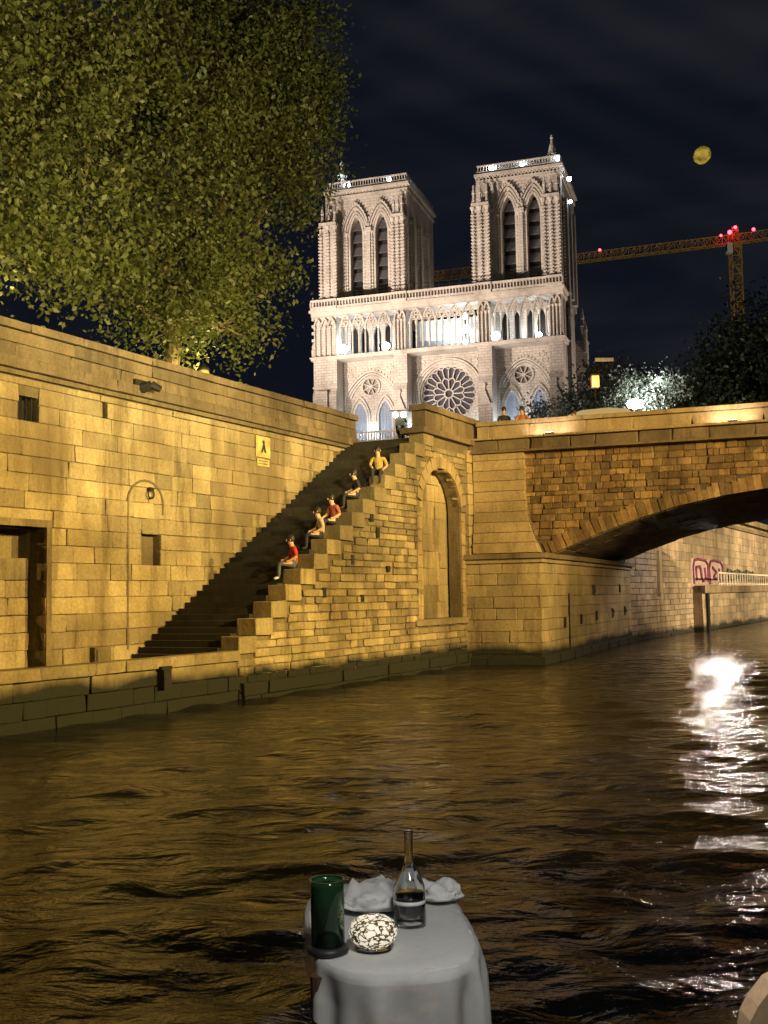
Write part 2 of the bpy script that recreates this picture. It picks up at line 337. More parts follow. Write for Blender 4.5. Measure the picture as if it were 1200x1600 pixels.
# unit blocks: chamfered, slightly irregular
def unit_block(ch, jit, seed):
    R = random.Random(seed); bm = bmesh.new(); bmesh.ops.create_cube(bm, size=1.0)
    for v in bm.verts: v.co += Vector((R.uniform(-jit, jit), R.uniform(-jit, jit), R.uniform(-jit, jit)))
    bmesh.ops.bevel(bm, geom=bm.edges[:], offset=ch, segments=1, affect='EDGES', profile=.5)
    me = bpy.data.meshes.new('stone'); bm.to_mesh(me); bm.free(); return me
_ub = {}
def blocks_mesh(kind, mat, k):
    key = (kind, mat.name, k)
    if key not in _ub:
        me = unit_block(*{'ashlar': (.035, .028), 'rubble': (.09, .06), 'sharp': (.02, .008)}[kind], k*13+5); me.materials.append(mat); _ub[key] = me
    return _ub[key]
CAM = Vector((0, 0, 2.6))
def lay_blocks(parent, name, kind, mat, rects, axis, face, depth, out=1, org=(0, 0, 0), prot=.012, limit=300, slope=0, a_ref=0):
    """rects: (a0,a1,z0,z1) on the plane axis=face; axis 'x': a runs along y; axis 'y': a runs along x. out: sign of the outward normal."""
    items = []
    org = Vector(org); mw = Matrix.Translation(parent.location) @ Matrix.Rotation(parent.rotation_euler.z, 4, 'Z')
    for (a0, a1, z0, z1) in rects:
        a = (a0+a1)/2; z = (z0+z1)/2; p = face+slope*(a-a_ref)+out*random.uniform(-prot, prot)-out*depth/2
        loc = Vector((p, a, z) if axis == 'x' else (a, p, z))-org
        dim = Vector((depth, a1-a0, z1-z0) if axis == 'x' else (a1-a0, depth, z1-z0))
        items.append((((mw @ loc)-CAM).length/math.sqrt((a1-a0)*(z1-z0)), loc, dim))
    items.sort(key=lambda i: i[0])
    for _, loc, dim in items[:limit]:
        link(name, blocks_mesh(kind, mat, random.randrange(6)), parent, loc, dim, (0, 0, -math.atan(slope)) if slope else None)
    rest = items[limit:]
    if rest:
        vs, fs = [], []
        for _, loc, dim in rest:
            me = blocks_mesh(kind, mat, random.randrange(6)); k = len(vs)
            vs += [(v.co.x*dim.x+loc.x, v.co.y*dim.y+loc.y, v.co.z*dim.z+loc.z) for v in me.vertices]
            fs += [tuple(i+k for i in p.vertices) for p in me.polygons]
        me = bpy.data.meshes.new(name+'work'); me.from_pydata(vs, [], fs); me.materials.append(mat); stuff(link('distant_masonry', me, parent))
def courses(a0, a1, z0, z1, rh, ln, holes=None, gap=.014, keep=None, vary=.35, rvary=0):
    out = []; z = z0
    while z < z1-.05:
        h = min(rh*(1+random.uniform(-rvary, rvary)), z1-z)
        if z1-(z+h) < rh*.35: h = z1-z
        ivs = [(a0, a1)]
        for (h0, h1) in (holes(z, z+h) if holes else []):
            nv = []
            for (p, q_) in ivs:
                if h1 <= p or h0 >= q_: nv.append((p, q_)); continue
                if h0 > p: nv.append((p, h0))
                if h1 < q_: nv.append((h1, q_))
            ivs = nv
        for (p, q_) in ivs:
            x = p-random.uniform(0, ln*.5) if (q_-p) > ln else p
            while x < q_-.02:
                e = x+ln*random.uniform(1-vary, 1+vary)
                if q_-e < ln*.35: e = q_
                b0, b1 = max(x, p), min(e, q_)
                if b1-b0 > .06 and (keep is None or keep(b0, b1, z, z+h)): out.append((b0+gap/2, b1-gap/2, z+gap/2, z+h-gap/2))
                x = e
        z += h
    return out

# ================================================================== SETTING: river, ground
def river():
    ys = [3.0]
    while ys[-1] < 150: ys.append(ys[-1]*1.0075+.012)
    ys = np.array(ys); nc = 420
    k = np.linspace(-1, 1, nc)
    X = k[None, :]*(ys[:, None]*.62+9); Y = np.repeat(ys[:, None], nc, 1)
    Z = np.zeros_like(X); cell = (ys*.0075+.012)
    for i in range(46):
        lam = float(np.exp(rng.uniform(math.log(.20), math.log(2.4)))); ang = rng.normal(PI*.5, .75); ph = rng.uniform(0, 2*PI)
        kx, ky = math.cos(ang)*2*PI/lam, math.sin(ang)*2*PI/lam
        amp = .0064*lam**.95
        fade = np.clip((lam/cell-3.5)/4, 0, 1)[:, None]
        warp = .35*np.sin(.31*X+.22*Y+i)+.3*np.sin(.17*Y-.27*X+2*i)
        Z += amp*fade*np.sin(kx*X+ky*Y+ph+warp*1.6)*(0.75+.5*np.sin(.23*X+.19*Y+i*1.7))
    nr = len(ys); v = np.stack([X, Y, Z], -1).reshape(-1, 3)
    idx = np.arange(nr*nc).reshape(nr, nc)
    f = np.stack([idx[:-1, :-1], idx[:-1, 1:], idx[1:, 1:], idx[1:, :-1]], -1).reshape(-1, 4)
    me = bpy.data.meshes.new('river_water'); me.vertices.add(len(v)); me.vertices.foreach_set('co', v.astype(np.float32).ravel())
    me.loops.add(f.size); me.loops.foreach_set('vertex_index', f.astype(np.int32).ravel())
    me.polygons.add(len(f)); me.polygons.foreach_set('loop_start', np.arange(0, f.size, 4, dtype=np.int32)); me.polygons.foreach_set('loop_total', np.full(len(f), 4, np.int32))
    me.update(); me.validate(); me.shade_smooth(); me.materials.append(M['water'])
    struct(link('river_water', me))
river()
def bank_struct(name, mat, fn):
    m = MB(); fn(m); o = m.build(name, M[mat]); o.location = P0; o.rotation_euler = (0, 0, ROTB); return struct(o)
PL = [(-300, -60), (-.35, -60), (-.35, 16.7), (2.7, 16.7), (2.7, 20.5), (4.5, 38), (5.6, 46.8), (3.6, 47), (3.6, 420), (-300, 420)]
bank_struct('plaza_ground', 'plaza', lambda m: m.add([(a, b, 8.27) for a, b in PL], [tuple(range(len(PL)))]))
bank_struct('river_bed', 'dark', lambda m: m.add([(-60, -70, -1.6), (150, -70, -1.6), (150, 300, -1.6), (-60, 300, -1.6)], [(0, 1, 2, 3)]))
bank_struct('quay_landing', 'mortar', lambda m: m.box(-1.4, 3.05, -30, 5.05, -1.4, .985))

def bank(name, label, cat, t, s, z, group=None): return thing(name, label, cat, W(t, s, z), ROTB, group)

# ---- kerb and face of the landing (river side, t = 3.2)
q = bank('quay_kerb', 'low stone kerb along the landing with a dark slimy foot above the river', 'kerb', 3.1, 0, 0)
O = (3.1, 0, 0)
lay_blocks(q, 'kerb_stone', 'ashlar', M['quaylow'], courses(-14, 5.1, 1.0, 1.27, .27, 1.3), 'x', 3.24, .5, 1, O)
lay_blocks(q, 'face_stone', 'ashlar', M['quaylow'], courses(-14, 5.1, -.5, .99, .37, .95), 'x', 3.16, .3, 1, O, .03)
MB(O).box(2.7, 3.06, -30, 5.1, -1.3, .98).build('core', M['mortar'], q)
m = MB(O); m.box(3.14, 3.36, 1.85, 2.12, .55, .98); m.box(3.16, 3.34, 1.8, 2.17, .98, 1.06); m.build('mooring_post', M['iron'], q)

# ---- quay wall (t = 0)
qw = bank('quay_wall', 'tall limestone embankment wall with doorway, small dark windows and heavy parapet', 'wall', 0, 0, 1)
O = (0, 0, 1)
RH = .43
DOOR = (-1.2, 1.45, 1.0, 1+RH*8); WIN = (.54, 1.2, 1+RH*14, 1+RH*15.4); SLIT = (3.42, 3.64, 1+RH*15, 1+RH*16); NICHE = (4.98, 5.80, 1+RH*6, 1+RH*8)
def qholes(z0, z1):
    zm = (z0+z1)/2; return [(a, b) for a, b, c, d in (DOOR, WIN, SLIT, NICHE) if c-.05 < zm < d+.05]
stair_z = lambda s: 1.0+(s-4.55)*.602
lay_blocks(qw, 'stone', 'ashlar', M['quay'], courses(-9, 16.85, 1.0, 8.05, RH, 1.0, qholes, .010, lambda a, b, c, d: d > stair_z(b)-.2 or b < 4.6), 'x', 0, .32, 1, O, .016)
m = MB(O)
hl = [[(a, c), (b, c), (b, d), (a, d)] for a, b, c, d in (DOOR, WIN, SLIT, NICHE)]
m2 = MB(); m2.panel([(-30, .4), (16.9, .4), (16.9, 8.1), (-30, 8.1)], [[(a, max(c, 1.005)), (b, max(c, 1.005)), (b, d), (a, d)] for a, b, c, d in (DOOR, WIN, SLIT, NICHE)], 0, 1)
# panel is built in x-z: turn it so x runs along s
m.add([(-.05-v.y*.9, v.x, v.z) for v in m2.v], m2.f); m.build('core', M['mortar'], qw)
m = MB(O); m.box(-.97, -.95, -1.4, 1.7, .9, 4.7); m.build('door_panel', M['quay'], qw)
lay_blocks(qw, 'door_infill_stone', 'ashlar', M['quay'], courses(-1.15, 1.42, 1.0, 3.7, RH, .9), 'x', -.55, .25, 1, O)
m = MB(O); m.box(-.55, .03, 1.45, 1.62, 1.0, 4.44); m.box(-.55, .04, -1.4, 1.62, 4.44, 4.62); m.build('door_frame', M['mortar'], qw)
m = MB(O)
for a in np.linspace(.62, 1.12, 4): m.tube((-.2, a, WIN[2]), (-.2, a, WIN[3]), .015, n=6)
m.build('window_grille', M['iron'], qw)
for (a, b, c, d) in (WIN, SLIT): MB(O).box(-.5, -.45, a-.1, b+.1, c-.1, d+.1).build('window_recess', M['dark'], qw)
MB(O).box(-.34, -.28, NICHE[0]-.1, NICHE[1]+.1, NICHE[2]-.1, NICHE[3]+.1).build('niche_back', M['mortar'], qw)
# walled-up arch outline, drip channel and ring
m = MB(); pth = [(4.42, 1.3), (4.42, 5.3)]+[(5.15-.73*math.cos(a), 5.3+.62*math.sin(a)) for a in np.linspace(.15, PI-.05, 12)]+[(5.88, 5.0)]
m.sweep(pth, -.035, .035, 0, 1); MB(O).add([(-.02+v.y*.036, v.x, v.z) for v in m.v], m.f).build('blind_arch_moulding', M['parapet'], qw)
m = MB(O); n = 14
for i in range(n):
    a0, a1 = 2*PI*i/n, 2*PI*(i+1)/n; m.tube((.07, 5.3+.12*math.cos(a0), 5.55+.12*math.sin(a0)), (.07, 5.3+.12*math.cos(a1), 5.55+.12*math.sin(a1)), .022, n=6, cap=False)
m.box(-.02, .10, 5.22, 5.38, 5.64, 5.74); m.build('mooring_ring', M['iron'], qw)
m = MB(O); m.box(-.1, .16, 3.0, 3.6, 1.0, 1.42); m.box(.16, .19, 3.06, 3.54, 1.05, 1.36); m.build('drain_block', M['mortar'], qw)
# string course, parapet
MB(O).box(-.5, .10, -30, 16.9, 8.075, 8.19).build('shadow_moulding', M['mortar'], qw)
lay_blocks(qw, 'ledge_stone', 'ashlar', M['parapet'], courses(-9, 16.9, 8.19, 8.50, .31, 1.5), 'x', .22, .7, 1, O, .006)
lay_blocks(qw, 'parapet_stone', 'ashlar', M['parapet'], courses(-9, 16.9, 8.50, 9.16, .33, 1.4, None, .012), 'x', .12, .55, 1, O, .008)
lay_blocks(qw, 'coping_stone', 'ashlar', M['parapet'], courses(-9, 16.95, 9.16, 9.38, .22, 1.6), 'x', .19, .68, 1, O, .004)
m = MB(O); m.tube((.12, 4.75, 8.42), (.42, 4.9, 8.52), .16, .13, 9); m.tube((.42, 4.9, 8.52), (.62, 5.05, 8.40), .13, .09, 9); m.box(.02, .2, 4.5, 5.05, 8.25, 8.66); m.build('drain_spout', M['iron'], qw)
# yellow notices
sg = bank('notice_sign', 'yellow notice plate with a dark pictogram fixed high on the embankment wall', 'sign', .03, 10.85, 7.4)
O = (.03, 10.85, 7.4)
MB(O).box(.02, .05, 10.45, 11.25, 7.16, 7.85).build('plate', M['yellow'], sg)
MB(O).box(.02, .045, 10.52, 11.2, 6.88, 7.11).build('text_plate', M['yellow'], sg)
m = MB(O); m.lathe([(.05, -.06), (.07, 0), (.05, .06)], (.055, 10.86, 7.66), 8, .1, 1); m.prism([(10.72, 7.30), (10.83, 7.60), (10.93, 7.60), (11.02, 7.30), (10.9, 7.34), (10.87, 7.46), (10.83, 7.34)], 'x', .051, .058); m.build('pictogram', M['black'], sg)
m = MB(O)
for r_ in range(2):
    a = 10.58
    while a < 11.1:
        w = random.uniform(.03, .09); m.box(.046, .049, a, a+w, 7.03-.09*r_, 7.06-.09*r_); a += w+.025
stuff(m.build('lettering', M['black'], sg))
fl = bank('lantern_post', 'small dark capped post with a pale band poking above the quay parapet', 'post', -.62, 8.6, 8.27)
O = (-.62, 8.6, 8.27)
MB(O).lathe([(.16, 8.28), (.16, 8.4), (.09, 8.5), (.09, 9.45), (.14, 9.5)], (-.62, 8.6, 0), 10).build('shaft', M['iron'], fl)
MB(O).lathe([(.15, 9.5), (.17, 9.56), (.17, 9.66), (.15, 9.7)], (-.62, 8.6, 0), 10).build('band', M['yellow'], fl)
MB(O).lathe([(.17, 9.7), (.19, 9.76), (.10, 9.84), (.03, 9.92)], (-.62, 8.6, 0), 10).build('cap', M['iron'], fl)

# ---- staircase
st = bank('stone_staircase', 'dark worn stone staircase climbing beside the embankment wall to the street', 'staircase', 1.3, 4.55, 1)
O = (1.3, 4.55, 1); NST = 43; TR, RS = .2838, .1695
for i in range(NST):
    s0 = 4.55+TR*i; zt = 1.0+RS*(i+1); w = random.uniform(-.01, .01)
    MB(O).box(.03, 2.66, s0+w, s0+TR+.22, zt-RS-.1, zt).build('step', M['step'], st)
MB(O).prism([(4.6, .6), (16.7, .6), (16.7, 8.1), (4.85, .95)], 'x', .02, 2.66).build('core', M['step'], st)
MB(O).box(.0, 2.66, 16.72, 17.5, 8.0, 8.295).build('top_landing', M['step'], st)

# ---- stepped wall on the river side of the stairs, with the blind niche
sw = bank('stepped_wall', 'rubble stone wall with stepped top flanking the stairs, tall blind niche facing the river', 'wall', 3, 5, 0)
O = (3, 5, 0)
NX = (16.0, 19.4, 1.78, 5.7, 7.25)   # s0, s1, foot, spring, crown
def nich(z):
    if z < NX[2] or z > NX[4]: return None
    if z < NX[3]: return (NX[0], NX[1])
    m_, a = (NX[0]+NX[1])/2, (NX[1]-NX[0])/2; k = math.sqrt(max(0, 1-((z-NX[3])/(NX[4]-NX[3]))**2)); return (m_-a*k, m_+a*k)
def top_z(s):
    if s < 5: return 1.25
    return 1.62+.453*min(int((s-5)/.75), 15)
SWP = [(5.0, -1.2)]
for k in range(16): SWP += [(5+.75*k+.02, 1.60+.453*k), (5+.75*(k+1)+.02, 1.60+.453*k)]
SWP += [(17.02, 8.35), (21.5, 8.35), (21.5, -1.2)]
outer = SWP
ap = [(NX[0], NX[2])]+[(NX[0], NX[3])]+[((NX[0]+NX[1])/2-(NX[1]-NX[0])/2*math.cos(a), NX[3]+(NX[4]-NX[3])*math.sin(a)) for a in np.linspace(.15, PI-.15, 13)]+[(NX[1], NX[3]), (NX[1], NX[2])]
m2 = MB(); m2.panel(outer, [ap], 0, 1)
MB(O).add([(3.14-v.y*.48, v.x, v.z) for v in m2.v], m2.f).build('core', M['mortar'], sw)
MB(O).box(2.42, 2.5, 15.7, 19.7, 1.5, 7.5).build('niche_back', M['quaylow'], sw)
lay_blocks(sw, 'niche_stone', 'ashlar', M['quaylow'], courses(15.95, 19.45, 1.75, 7.3, .62, 1.5, None, .008), 'x', 2.58, .12, 1, O, .004)
def swh(z0, z1):
    h = nich((z0+z1)/2); o = [(h[0]-.02, h[1]+.02)] if h else []
    return o+[(19.95, 21.6)]      # the corner pilaster is laid separately
lay_blocks(sw, 'stone', 'rubble', M['rubble'], courses(5.05, 19.95, -.5, 8.3, .227, .62, swh, .012, lambda a, b, c, d: d <= top_z(a+.03)-.40 and not (d > 8.1), .45, .12), 'x', 3.2, .3, 1, O, .028)
for k in range(16):
    z = 1.62+.453*k; s0 = 5+.75*k
    MB_ = link('coping_block', blocks_mesh('ashlar', M['quaylow'], k % 6), sw, Vector((2.94, s0+.375+.02, z-.225))-Vector(O), (.62, .80, .46))
lay_blocks(sw, 'pilaster_stone', 'ashlar', M['quoin'], courses(20.0, 21.55, -.5, 8.2, .41, .8), 'x', 3.26, .4, 1, O, .008)
for sg_ in (1,):
    n = len(ap)
    for i in range(2, n-3):
        (a0, z0), (a1, z1) = ap[i], ap[i+1]; l = math.hypot(a1-a0, z1-z0); nx, nz_ = -(z1-z0)/l, (a1-a0)/l
        MB(O).prism([(a0+nx*.0, z0+nz_*.0), (a1, z1), (a1+nx*.42, z1+nz_*.42), (a0+nx*.42, z0+nz_*.42)], 'x', 2.85, 3.235).build('arch_stone', M['quoin'], sw)
MB(O).box(2.5, 3.30, 15.3, 19.7, 1.56, 1.76).build('niche_sill', M['quaylow'], sw)
lay_blocks(sw, 'jamb_stone', 'ashlar', M['quoin'], courses(15.62, 16.0, 1.78, 5.7, .45, .6)+courses(19.4, 19.74, 1.78, 5.7, .45, .6), 'x', 3.22, .4, 1, O, .006)
# cornice and parapet from the stair head to the bridge
MB(O).box(2.45, 3.42, 15.9, 21.3, 8.36, 8.56).build('cornice', M['parapet'], sw)
lay_blocks(sw, 'parapet_stone', 'ashlar', M['parapet'], courses(16.4, 21.2, 8.56, 9.22, .66, 1.5), 'x', 3.26, .6, 1, O, .006)
lay_blocks(sw, 'coping_stone', 'ashlar', M['parapet'], courses(16.3, 21.2, 9.22, 9.46, .24, 1.5), 'x', 3.33, .74, 1, O, .005)
lay_blocks(sw, 'foot_stone', 'ashlar', M['quaylow'], courses(5.1, 21.4, -.6, .42, .34, 1.0), 'x', 3.36, .3, 1, O, .03)
# weep holes and stains as small dark recesses
for (s, z, h) in ((10.9, 3.6, .30), (11.5, 2.45, .22), (9.2, 2.6, .30), (12.6, 4.5, .34), (13.3, 3.4, .2), (12.2, 5.0, .5)):
    MB(O).box(3.16, 3.245, s, s+.2, z, z+h).build('weep_hole', M['dark'], sw)
for (s, z, h) in ((17.2, 4.2, .8), (18.3, 5.4, .5), (18.2, 4.5, .9), (17.0, 6.0, .4), (18.7, 3.9, .3), (16.6, 5.1, .2)):
    MB(O).box(2.57, 2.59, s, s+.13, z, z+h).build('weep_hole', M['mortar'], sw)

# ---- bridge
AL = math.atan(.15); ROTBR = ROTB+AL
br = thing('arch_bridge', 'low stone arch bridge with brown rubble face and pale lit parapet over the river', 'bridge', W(3.7, 20.8, 0), ROTBR)
bxv = qv*math.cos(AL)+rv*math.sin(AL); byv = rv*math.cos(AL)-qv*math.sin(AL)
def BW(x, y, z=0): return W(3.7, 20.8, z)+bxv*x+byv*y
AP = [(2.2, 4.0), (2.71, 4.2), (4.36, 4.85), (5.79, 5.34), (7.18, 5.73), (8.76, 6.03), (10.3, 6.23), (12.3, 6.38), (14.5, 6.43), (17, 6.3), (20, 5.85), (23, 5.1), (26, 4.0)]
apx, apz = [p[0] for p in AP], [p[1] for p in AP]
archz = lambda x: float(np.interp(x, apx, apz))
APf = [(x, archz(x)) for x in np.linspace(2.2, 26, 61)]
mb = MB(); mb.prism([(x, z+.05) for x, z in APf]+[(29, 4), (29, 8.0), (1.5, 8.0), (1.5, 4.0)], 'y', .05, 18); mb.build('barrel', M['vault'], br)
def bh(z0, z1):
    xs = np.linspace(1.4, 29, 300); ok = [x for x in xs if archz(x)+.50 > z1-.06 and 2.2 < x < 26]
    return [(min(x for x in xs if archz(x)+.42 > z1) if False else 99, 99)]
for i in range(30):
    x0 = 2.45+.47*i; x1 = x0+.47; z0, z1 = archz(x0), archz(x1); ang = math.atan2(z1-z0, x1-x0); y = .35
    while y < 17.9:
        e = min(y+random.uniform(1.4, 3.2), 17.95)
        link('vault_stone', blocks_mesh('ashlar', M['vault'], random.randrange(6)), br, ((x0+x1)/2+math.sin(ang)*-.06, (y+e)/2, (z0+z1)/2+.07+random.uniform(-.012, .012)), (math.hypot(x1-x0, z1-z0)-.012, e-y-.015, .2), (0, -ang, 0)); y = e
lay_blocks(br, 'spandrel_stone', 'rubble', M['spandrel'], courses(1.5, 14.5, 4.1, 8.06, .225, .36, None, .008, lambda a, b, c, d: c > archz((a+b)/2)+.42 or a > 26, .5, .3), 'y', 0, .25, -1, (0, 0, 0), .045)
# voussoirs
seg = []; L = 0; pts = [(x, archz(x)) for x in np.linspace(2.3, 16.5, 400)]
acc = [0]
for i in range(1, len(pts)): acc.append(acc[-1]+math.hypot(pts[i][0]-pts[i-1][0], pts[i][1]-pts[i-1][1]))
d = 0
while d < acc[-1]-.3:
    w = random.uniform(.16, .34); x0, x1 = np.interp([d+.006, d+w-.006], acc, [p[0] for p in pts]); z0, z1 = archz(x0), archz(x1)
    l = math.hypot(x1-x0, z1-z0); nx, nz_ = -(z1-z0)/l, (x1-x0)/l; h = random.uniform(.36, .62); yy = random.uniform(-.05, 0)
    MB().prism([(x0, z0), (x1, z1), (x1+nx*h, z1+nz_*h), (x0+nx*h, z0+nz_*h)], 'y', yy, .3).build('voussoir', M['spandrel'], br); d += w
# quoin pilaster flaring at the foot
z = 4.16; prof = lambda z: float(np.interp(z, [4.1, 4.35, 4.8, 5.3, 6.0, 6.5], [2.12, 2.03, 1.86, 1.70, 1.57, 1.55]))
while z < 8.0:
    h = min(.40, 8.03-z)
    MB().prism([(-.45, z+.012), (prof(z), z+.012), (prof(z+h), z+h-.012), (-.45, z+h-.012)], 'y', -.30+random.uniform(-.01, .01)-max(0, (5.6-z))*.22, .2).build('quoin_stone', M['quoin'], br); z += h
MB().prism([(-.44, 4.1), (prof(4.1)-.05, 4.1), (1.52, 6.2), (1.52, 8.05), (-.44, 8.05)], 'y', -.26, .5).build('quoin_core', M['mortar'], br)
# cornice, ledge, parapet
MB().box(-.6, 29, -.50, .5, 8.03, 8.12).build('lower_moulding', M['parapet'], br)
lay_blocks(br, 'frieze_stone', 'ashlar', M['parapet'], courses(-.6, 17, 8.12, 8.53, .41, 1.3), 'y', -.36, .9, -1, (0, 0, 0), .006)
lay_blocks(br, 'ledge_stone', 'sharp', M['quoin'], courses(-.6, 17, 8.53, 8.63, .1, 1.9), 'y', -.56, 1.0, -1, (0, 0, 0), .004)
lay_blocks(br, 'parapet_stone', 'ashlar', M['quoin'], courses(-.3, 17, 8.63, 9.12, .5, 1.9, None, .012), 'y', -.16, .45, -1, (0, 0, 0), .006)
lay_blocks(br, 'coping_stone', 'ashlar', M['quoin'], courses(-.3, 17, 9.12, 9.30, .2, 1.9), 'y', -.24, .62, -1, (0, 0, 0), .004)
MB().box(17, 29, -.3, .4, 8.1, 9.3).build('parapet_end', M['quoin'], br)
MB().box(-1, 29, 17.6, 18.1, 8.02, 9.3).build('far_parapet', M['quoin'], br)
MB().box(-1.0, 29, .3, 17.6, 8.0, 8.25).build('roadway', M['asphalt'], br)
# pier with angled flank
PX = lambda y: 2.2+.055*(y+1)
mp2 = MB(); mp2.add([(x, y, z) for z in (-1.4, 3.76) for x, y in ((-.9, -.95), (2.14, -.95), (PX(18)-.06, 18), (-.9, 18))], [(0, 1, 2, 3), (7, 6, 5, 4), (0, 4, 5, 1), (1, 5, 6, 2), (2, 6, 7, 3), (3, 7, 4, 0)]); mp2.build('pier_core', M['mortar'], br)
lay_blocks(br, 'pier_stone', 'ashlar', M['pier'], courses(-.85, 2.2, -.5, 3.76, .43, 1.0, None, .012), 'y', -1.0, .3, -1, (0, 0, 0), .01)
lay_blocks(br, 'pier_flank_stone', 'ashlar', M['pier'], courses(-1.0, 18, -.5, 3.76, .43, 1.4, None, .010), 'x', 2.2, .3, 1, (0, 0, 0), .008, 300, .055, -1.0)
for z0, z1, pr, mt in ((3.77, 3.93, .10, 'pier'), (3.935, 4.12, .24, 'parapet')):
    m = MB(); m.add([(x, y, z) for z in (z0, z1) for x, y in ((-.9, -1-pr), (2.2+pr, -1-pr), (PX(18)+pr, 18.05), (-.9, 18.05))], [(0, 1, 2, 3), (7, 6, 5, 4), (0, 4, 5, 1), (1, 5, 6, 2), (2, 6, 7, 3), (3, 7, 4, 0)]); m.build('pier_cornice', M[mt], br)
lay_blocks(br, 'footing_stone', 'ashlar', M['pier'], courses(-.85, 2.35, -.5, .28, .39, .9), 'y', -1.2, .3, -1, (0, 0, 0), .02)
lay_blocks(br, 'footing_stone', 'ashlar', M['pier'], courses(-1.2, 18, -.5, .30, .40, 1.2), 'x', 2.36, .3, 1, (0, 0, 0), .02, 300, .055, -1.0)
# iron mooring rings on the flank: half hoops and bars as in the photograph
def flank(y, z, kind):
    x = PX(y)+.03; m = MB()
    if kind == 'D':
        pts = [(-.14, -.2), (-.14, .2)]+[(.16*math.cos(a)-.02, .2*math.sin(a)) for a in np.linspace(PI/2, -PI/2, 7)]+[(-.14, -.2)]
        for (a0, b0), (a1, b1) in zip(pts[:-1], pts[1:]): m.tube((x, y+a0*1.6, z+b0), (x, y+a1*1.6, z+b1), .035, n=5)
    else: m.box(x-.03, x+.04, y-.13, y+.13, z-.2, z+.2)
    m.build('mooring_iron', M['iron'], br)
for y, z, k in ((2.6, 1.45, 'I'), (5.6, 1.5, 'I'), (8.8, 1.58, 'I'), (12.6, 1.62, 'D'), (15.9, 1.66, 'D'), (8.4, 2.75, 'D'), (14.6, 2.8, 'I')): flank(y, z, k)
m = MB(); m.box(PX(3.4)-.01, PX(3.4)+.05, 3.35, 3.5, .2, 2.6); m.build('tide_gauge', M['iron'], br)
# uplights on the ledge
for x in (2.6, 9.2):
    o = thing('parapet_uplight', 'small uplight on the bridge ledge '+('at its left end' if x < 5 else 'towards the right end'), 'uplight', BW(x, -.42, 8.63), ROTBR, 'uplights along the bridge parapet')
    MB().box(-.16, .16, -.05, .05, 0, .07).build('housing', M['iron'], o); MB().box(-.14, .14, -.04, .04, .071, .076).build('lens', M['uplight'], o)
    for dx in (-.45, .45):
        lamp('uplight_light', 'SPOT', BW(x+dx, -.66, 8.72), 48, (1, .80, .60), .05, BW(x+dx, -.1, 9.0), 150, .8)
lamp('under_arch_light', 'POINT', BW(7.9, 19.3, 6.2), 900, (1, .86, .74), .22)
lamp('under_arch_light', 'SPOT', BW(7.7, 18.5, 5.95), 4200, (1, .86, .80), .3, BW(6.4, -13, 0), 26, .7)
lamp('under_arch_light', 'POINT', BW(17, 9, 3.6), 25, (1, .78, .5), .3)  # added fill that brightens the underside of the vault

# ---- far quay beyond the arch
fq = bank('far_quay_wall', 'brick-coursed embankment wall with stepped right edge beyond the bridge arch', 'wall', 4.2, 40, 0)
O = (4.2, 40, 0)
MB(O).prism([(36, -1.4), (54, -1.4), (54, 2.9), (48.5, 4.75), (36, 6.4)], 'x', 2.0, 4.13).build('core', M['mortar'], fq)
lay_blocks(fq, 'stone', 'ashlar', M['farbrick'], courses(38.2, 54.05, -.5, 6.4, .33, 1.1, None, .03, lambda a, b, c, d: d < 5.0-max(0, (a-48.2))*.36 or a < 45), 'x', 4.2, .25, 1, O, .014)
MB(O).box(4.18, 4.36, 44.9, 45.5, 2.4, 5.0).build('pilaster_strip', M['quoin'], fq)
fl_ = bank('lower_quay_wall', 'low plain embankment wall below the graffiti walkway at far right', 'wall', 4.8, 60, 0)
O = (4.8, 60, 0)
MB(O).box(2.2, 4.73, 54.1, 120, -1.4, 2.9).build('core', M['farbrick'], fl_)
lay_blocks(fl_, 'stone', 'ashlar', M['farbrick'], courses(54.1, 100, -.5, 2.45, .5, 2.1, None, .016), 'x', 4.8, .25, 1, O, .01)
MB(O).box(4.3, 4.98, 54.1, 120, 2.46, 2.95).build('coping', M['parapet'], fl_)
MB(O).box(4.8, 4.96, 55.0, 55.6, -.5, 2.44).build('drain_pipe', M['iron'], fl_)
uw = bank('upper_quay_wall', 'tall pale embankment wall with graffiti beyond the bridge arch', 'wall', 3, 70, 2.9)
O = (3, 70, 2.9)
MB(O).box(2.1, 2.94, 50, 130, 2.8, 9).build('core', M['mortar'], uw)
lay_blocks(uw, 'stone', 'ashlar', M['farbrick'], courses(50, 108, 2.88, 7.7, .6, 2.0, None, .016), 'x', 3, .25, 1, O, .008, 300)
MB(O).box(2.4, 3.2, 50, 130, 7.72, 8.0).build('coping', M['parapet'], uw)
rl = bank('walkway_railing', 'pale metal railing along the walkway below the graffiti wall', 'railing', 4.7, 70, 2.9)
O = (4.7, 70, 2.9); m = MB(O)
m.box(4.65, 4.73, 60, 100, 3.8, 3.9); m.build('rail', M['rail'], rl); MB(O).box(4.66, 4.72, 60, 100, 3.05, 3.12).build('rail', M['rail'], rl)
for s in np.arange(60, 100, 1.05): MB(O).box(4.65, 4.73, s, s+.13, 2.95, 3.85).build('baluster', M['rail'], rl)
